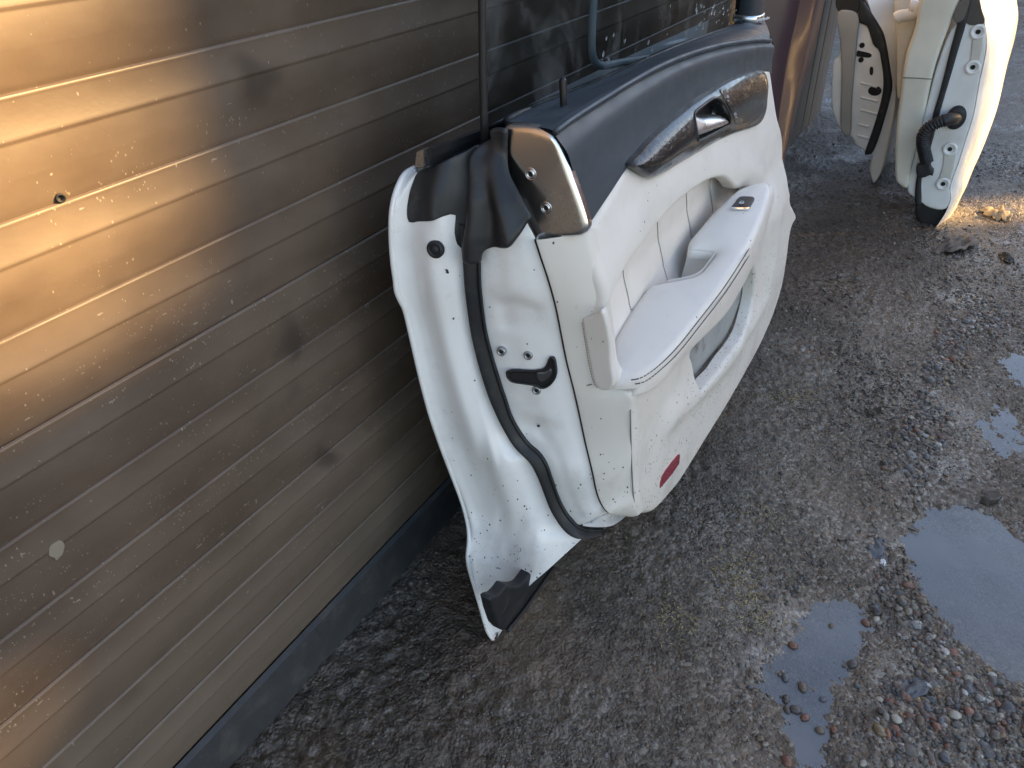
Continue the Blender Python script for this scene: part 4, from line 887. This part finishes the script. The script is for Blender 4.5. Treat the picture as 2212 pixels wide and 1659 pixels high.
# wiring hose
disc('hose_grommet', at(Z6((1374, 762))[0], 0, XBd-.002), (-1, -.2, 0), .026, [(1, -.002), (.95, .008), (.75, .012), (.5, .012)], M['rubber'], D2, sy=1.3)
hp = [at(Z6(p)[0], 0, XBd - d) for p, d in (((1372, 768), .012), ((1345, 772), .035), ((1300, 780), .05), ((1245, 800), .055), ((1195, 832), .055), ((1163, 875), .05), ((1158, 930), .045), ((1170, 990), .04), ((1185, 1050), .035))]
hc = resample(cr(hp), 120); rad = .0165 + .0016*np.sign(np.sin(np.arange(120)*1.5)); rad[:30] = .0175
tube('wiring_hose', hc, .016, M['rubber'], D2, seg=14, radii=rad)
fpatch('hose_plug', Z6((1120, 1068), (1140, 1062), (1150, 1040), (1205, 1035), (1210, 1090), (1226, 1100), (1224, 1135), (1205, 1128), (1185, 1140), (1140, 1148), (1122, 1130)), XBd-.02, M['rubber'], D2, o=.012, rim=.004, skirt=.03, step=.012)
fpatch('foot_rubber', Z6((1120, 1300), (1185, 1338), (1302, 1362), (1310, 1375), (1262, 1455), (1240, 1485), (1228, 1508), (1190, 1500), (1120, 1400)), XBd+.02, M['rubber'], D2, o=.0, rim=.004, skirt=.4)
# flange and bright outer skin
f0 = np.array([at(p, 0, XBd) for p in Z6((1420, -330), (1560, 150), (1575, 280), (1562, 380), (1530, 520), (1490, 740), (1440, 900), (1390, 1060), (1352, 1160), (1336, 1220), (1341, 1290), (1300, 1390), (1248, 1468))])
f1 = np.array([at(p, 0, XBd + .03) for p in Z6((1500, -330), (1615, 150), (1622, 280), (1615, 380), (1585, 560), (1545, 740), (1490, 920), (1440, 1060), (1415, 1160), (1412, 1215), (1390, 1270), (1330, 1390), (1250, 1472))])
f2 = np.array([at(p, 0, XBd + .28) for p in Z6((1690, -330), (1775, 60), (1760, 200), (1735, 300), (1700, 420), (1640, 680), (1570, 880), (1520, 1000), (1480, 1080), (1440, 1170), (1400, 1250), (1335, 1375), (1256, 1478))])
f3 = f2 + np.array([.55, .12, 0])
loft('skin_flange', [f0, f0*.5 + f1*.5 + [-.004, 0, 0], f1], M['paint2'], D2, n=60, sub=4)
loft('outer_skin', [f1, f1*.6 + f2*.4 + [0, -.008, 0], f2, f3], M['paint2'], D2, n=60, sub=5)
# interior behind the trim with pull handle
hb = [at(p, 0, XBd + .16) for p in Z6((985, 120), (1010, 105), (1060, 98), (1098, 85), (1112, 62), (1100, 40), (1075, 38))]
tube('pull_handle', resample(cr(hb), 24), .018, M['paint2'], D2, seg=12)
fpatch('inner_panel', Z6((985, -40), (1165, -40), (1110, 190), (1050, 370), (1012, 650), (992, 640), (990, 300)), XBd + .20, plain('cream_far_inner', (.62, .60, .54), .55), D2, rim=.01, skirt=.3)

# ================================================================== GROUND LITTER
def in_any(P, polys): 
    k = np.zeros(len(P), bool)
    for q in polys: k |= inside(P, q)
    return k
def pebbles(name, pts, size, pal, IVv, IFf, squash=(.75, .5), sink=.25, onwater=False):
    N = len(pts); z = ground_h(pts[:, 0], pts[:, 1])
    s = size*np.exp(RNG.normal(0, .42, N)); th = RNG.uniform(0, 6.283, N); nv = len(IVv)
    V = IVv[None]*np.stack([s, s*RNG.uniform(squash[0]-.2, squash[0]+.2, N), s*RNG.uniform(squash[1]-.15, squash[1]+.15, N)], 1)[:, None, :]
    V = V*(1 + RNG.normal(0, .13, (N, nv, 1)))
    tl = RNG.normal(0, .25, N); c, s_ = np.cos(tl)[:, None], np.sin(tl)[:, None]; V = np.stack([V[..., 0]*c - V[..., 2]*s_, V[..., 1], V[..., 0]*s_ + V[..., 2]*c], -1)
    c, s_ = np.cos(th)[:, None], np.sin(th)[:, None]
    V = np.stack([V[..., 0]*c - V[..., 1]*s_, V[..., 0]*s_ + V[..., 1]*c, V[..., 2]], -1)
    V += np.stack([pts[:, 0], pts[:, 1], z + s*(.5-sink)*.6], 1)[:, None, :]
    Fa = (np.array(IFf)[None] + (np.arange(N)*nv)[:, None, None]).reshape(-1, 3)
    me = bpy.data.meshes.new(name); me.vertices.add(N*nv); me.vertices.foreach_set('co', V.ravel())
    me.loops.add(Fa.size); me.loops.foreach_set('vertex_index', Fa.ravel()); me.polygons.add(len(Fa))
    me.polygons.foreach_set('loop_start', np.arange(len(Fa))*3); me.polygons.foreach_set('loop_total', np.full(len(Fa), 3)); me.update(calc_edges=True)
    pal = np.array(pal); col = pal[RNG.integers(0, len(pal), N)]*RNG.uniform(.7, 1.25, (N, 1))
    ca = me.color_attributes.new('Col', 'FLOAT_COLOR', 'POINT'); cc = np.ones((N, nv, 4)); cc[..., :3] = col[:, None, :]; ca.data.foreach_set('color', cc.ravel())
    me.materials.append(M['stone']); me.shade_smooth(); o = bpy.data.objects.new(name, me); COL.objects.link(o); tag(o, kind='stuff'); return o
b2 = bmesh.new(); bmesh.ops.create_icosphere(b2, subdivisions=2, radius=1); IV2 = np.array([v.co[:] for v in b2.verts]); IF2 = [[v.index for v in f.verts] for f in b2.faces]; b2.free()
b1 = bmesh.new(); bmesh.ops.create_icosphere(b1, subdivisions=1, radius=1); IV1 = np.array([v.co[:] for v in b1.verts]); IF1 = [[v.index for v in f.verts] for f in b1.faces]; b1.free()
PAL = [(.085, .078, .07), (.07, .06, .05), (.11, .095, .075), (.13, .095, .06), (.06, .06, .062), (.10, .075, .055), (.17, .15, .12), (.12, .065, .045), (.05, .045, .045), (.09, .095, .10)]
PALB = PAL + [(.30, .27, .21), (.24, .16, .07), (.36, .34, .31), (.20, .08, .045)]
GRAV = [gpoly([(1990, 1420), (1900, 1350), (1870, 1260), (1920, 1200), (1960, 1210), (2030, 1330), (2110, 1430), (2230, 1500), (2260, 1700), (1840, 1700), (1850, 1560), (1900, 1480)]),
        gpoly([(1930, 1100), (1900, 1010), (1960, 900), (2000, 760), (2050, 660), (2120, 640), (2200, 700), (2140, 760), (2090, 860), (2040, 960), (2000, 1060), (1960, 1130)])]
def sample(n, polys=None, area=((.3, 3.6), (-1.0, -.02))):
    P = np.stack([RNG.uniform(*area[0], n), RNG.uniform(*area[1], n)], 1)
    return P
# dense gravel beds
P = sample(60000); g = fbm(P[:, 0]*6, P[:, 1]*6, 3, 31)
k = inside(P, GRAV[0]) | (inside(P, GRAV[1]) & (g > -.15)); pud = in_any(P, PUD)
big = P[k & ~pud & (g > -.25)][:3000]; pebbles('gravel', big, .0043, PALB, IV2, IF2, sink=.75)
sm = P[k][-7000:]; pebbles('gravel', sm, .0026, PAL, IV1, IF1, sink=.35)
# stones scattered over the rest, and in the shallows
P = sample(14000); g = fbm(P[:, 0]*4, P[:, 1]*4, 3, 41) + .55*(-P[:, 1]-.45); P = P[g > .10]
pebbles('gravel', P[:3200], .0028, PAL + [(.28, .26, .21)], IV1, IF1, sink=.3)
P = sample(40000); g = fbm(P[:, 0]*7, P[:, 1]*7, 3, 51); P = P[(g > -.3)]
P = P[np.argsort(P[:, 1] + RNG.uniform(-.25, .25, len(P)))]
pebbles('grit', P[:24000], .0016, PAL + [(.24, .21, .17), (.14, .13, .12)], IV1[:], IF1, sink=.2)
# larger single pebbles
LP = thing
stone_me = []
for i in range(6):
    v = IV2*[1, .78, .55]; v = v*(1 + RNG.normal(0, .05, (len(v), 1))); me = bpy.data.meshes.new('pebble'); me.from_pydata(v.tolist(), [], IF2); me.shade_smooth()
    c = [(.12, .09, .06), (.16, .14, .11), (.09, .09, .095), (.33, .30, .25), (.15, .07, .045), (.08, .065, .055)][i]
    me.materials.append(plain('pebble_stone', c, .3, bump=(300, .3, .001), dirt=((.05, .045, .04), .5, 60))); stone_me.append(me)
spots = ZG((645, 825), (425, 940), (385, 1250), (600, 1250), (480, 1180), (495, 1355), (390, 1310), (770, 1050), (845, 810), (905, 790), (790, 1185), (1085, 760), (580, 1430), (660, 1430), (440, 1310), (380, 1125), (230, 1495), (385, 1620), (730, 1610), (1040, 1555), (1305, 1540), (1010, 1385), (1270, 1390), (1420, 1300), (1150, 1390), (930, 1340), (1600, 1290), (1350, 1360), (1190, 1310), (1030, 745), (870, 110), (1480, 1370), (1610, 1450), (820, 1640), (1290, 1610), (970, 1640))
for i, p in enumerate(spots):
    q = at(p, 2, 0); o = bpy.data.objects.new('pebble', stone_me[(i*5) % 6 if p[0] > 1840 else (0, 4, 5, 2)[i % 4]]); COL.objects.link(o); s = .0045 + .0035*((i*37) % 10)/10
    o.scale = (s*1.15, s*1.1, s*1.15); o.rotation_euler = (0, 0, i*1.7); o.location = (q[0], q[1], max(gz(q[0], q[1]), WATER) + s*.22)
    tag(o, 'small smooth wet pebble lying loose among the gravel and puddles', 'pebble', 'loose pebbles around the puddles')
# pale shreds that paint in wet glints, and wood shreds
def shreds(name, cen, spread, n, mat, L=(.003, .009), w_=.0005):
    V = []; Fc = []
    for i in range(n):
        c = cen[i % len(cen)]; x, y = RNG.normal(c[0], spread[0]), RNG.normal(c[1], spread[1])
        if y > -.05 or (mat is M['bark'] and gz(x, y) < WATER): continue
        z = max(gz(x, y), WATER) + .0012; l = RNG.uniform(*L); a = RNG.uniform(0, 6.28); bnd = RNG.normal(0, .9)
        p = np.array([(x + l*math.cos(a + bnd*t)*(t-.5), y + l*math.sin(a + bnd*t)*(t-.5), z + .0012*math.sin(3*t + i)) for t in np.linspace(0, 1, 4)])
        v, f = tube('', p, w_*RNG.uniform(.6, 1.5), None, None, seg=4, build=False); k = len(V); V += v; Fc += [tuple(j+k for j in q) for q in f]
    o = obj(name, V, Fc, mat); tag(o, kind='stuff'); return o
cen = [at(p, 2, 0)[:2] for p in ((1620, 1215), (1560, 1230), (1600, 1290), (1640, 1330), (1440, 1330), (1480, 1350), (1640, 1110), (1720, 850), (1690, 860), (1610, 1270))]
shreds('glint_litter', cen, (.022, .020), 620, M['straw'])  # pale shreds painting in glints on the wet ground
shreds('dark_litter', [at(p, 2, 0)[:2] for p in ((1930, 900), (1960, 1000), (1850, 780), (1900, 830), (1950, 1180), (2030, 620), (1800, 640), (1880, 870))], (.07, .05), 420, M['bark'], L=(.004, .018), w_=.0011)
# single pieces of litter
def leaf(p, sx_, sy_, h, seed, mat, label, cat, name, rot=0):
    q = at(p, 2, 0); n = 14; u, v = np.meshgrid(np.linspace(-1, 1, n), np.linspace(-1, 1, n), indexing='ij')
    r = 1 + .35*fbm(u*3+seed, v*3, 3, seed); x = u*sx_*r; y = v*np.sqrt(np.clip(1-u*u*.8, 0, 1))*sy_*r
    z = h*(.6 + fbm(u*2.2+seed, v*2.2, 4, seed+3)*1.3)*(1-.6*np.maximum(u*u, v*v)); c, s_ = math.cos(rot), math.sin(rot)
    V = np.stack([q[0]+x*c-y*s_, q[1]+x*s_+y*c, gz(q[0], q[1]) + np.clip(z, 0, 1)+.001], -1).reshape(-1, 3)
    V2 = np.vstack([V, V - [0, 0, .0015]]); Fc = [(i*n+j, i*n+j+1, (i+1)*n+j+1, (i+1)*n+j) for i in range(n-1) for j in range(n-1)]; Fc += [tuple(a + n*n for a in f)[::-1] for f in Fc]
    rim_ = [j for j in range(n)] + [i*n+n-1 for i in range(1, n)] + [(n-1)*n+j for j in range(n-2, -1, -1)] + [i*n for i in range(n-2, 0, -1)]
    Fc += [(rim_[i], rim_[(i+1) % len(rim_)], rim_[(i+1) % len(rim_)]+n*n, rim_[i]+n*n) for i in range(len(rim_))]
    o = obj(name, V2 - [q[0], q[1], 0], Fc, mat); o.location = (q[0], q[1], 0); return tag(o, label, cat)
leaf((2068, 533), .085, .036, .030, 2, M['leafdry'], 'large crumpled grey-brown dead leaf in front of the right far door', 'dead leaf', 'dead_leaf', -.45)
leaf((2172, 560), .032, .018, .016, 5, M['bark'], 'small dark curled leaf scrap near the right edge, beyond the puddles', 'leaf scrap', 'leaf_scrap', .4)
leaf((2155, 466), .05, .045, .028, 9, plain('pale_clod', (.22, .17, .11), .8), 'pale sunlit clump of straw and soil beside the right far door', 'soil clump', 'soil_clump', .2)
leaf((1905, 1190), .034, .022, .004, 7, M['slate'], 'flat grey slate flake lying left of the largest puddle', 'slate flake', 'slate_flake', .5)
leaf((1970, 1490), .026, .013, .009, 8, M['slate'], 'blue-grey angular stone in the gravel below the largest puddle', 'stone', 'angular_stone', -.6)
leaf((1908, 1214), .007, .0045, .004, 4, M['white_chip'], 'tiny white plastic chip on the dirt by the slate flake', 'plastic chip', 'plastic_chip', .1)
q = at((2143, 1078), 2, 0); pts = np.array([(-.026, .008, 0), (-.012, .012, 0), (.022, .004, 0), (.028, -.006, 0), (.004, -.012, 0), (-.022, -.006, 0)]); zt_ = np.array([.020, .024, .017, .010, .014, .018])
V = np.vstack([pts, pts*[.8, .75, 0] + np.stack([zt_*0, zt_*0, zt_], 1)]); V[:, :2] = V[:, :2] @ np.array([[.87, -.5], [.5, .87]])
o = obj('wood_chunk', V, [tuple(range(6))[::-1], tuple(range(6, 12))] + [(i, (i+1) % 6, 6+(i+1) % 6, 6+i) for i in range(6)], M['bark'], smooth=False); o.location = (q[0], q[1], WATER-.002); tag(o, 'dark wet wood chunk standing in the far rim of the largest puddle', 'wood chunk')
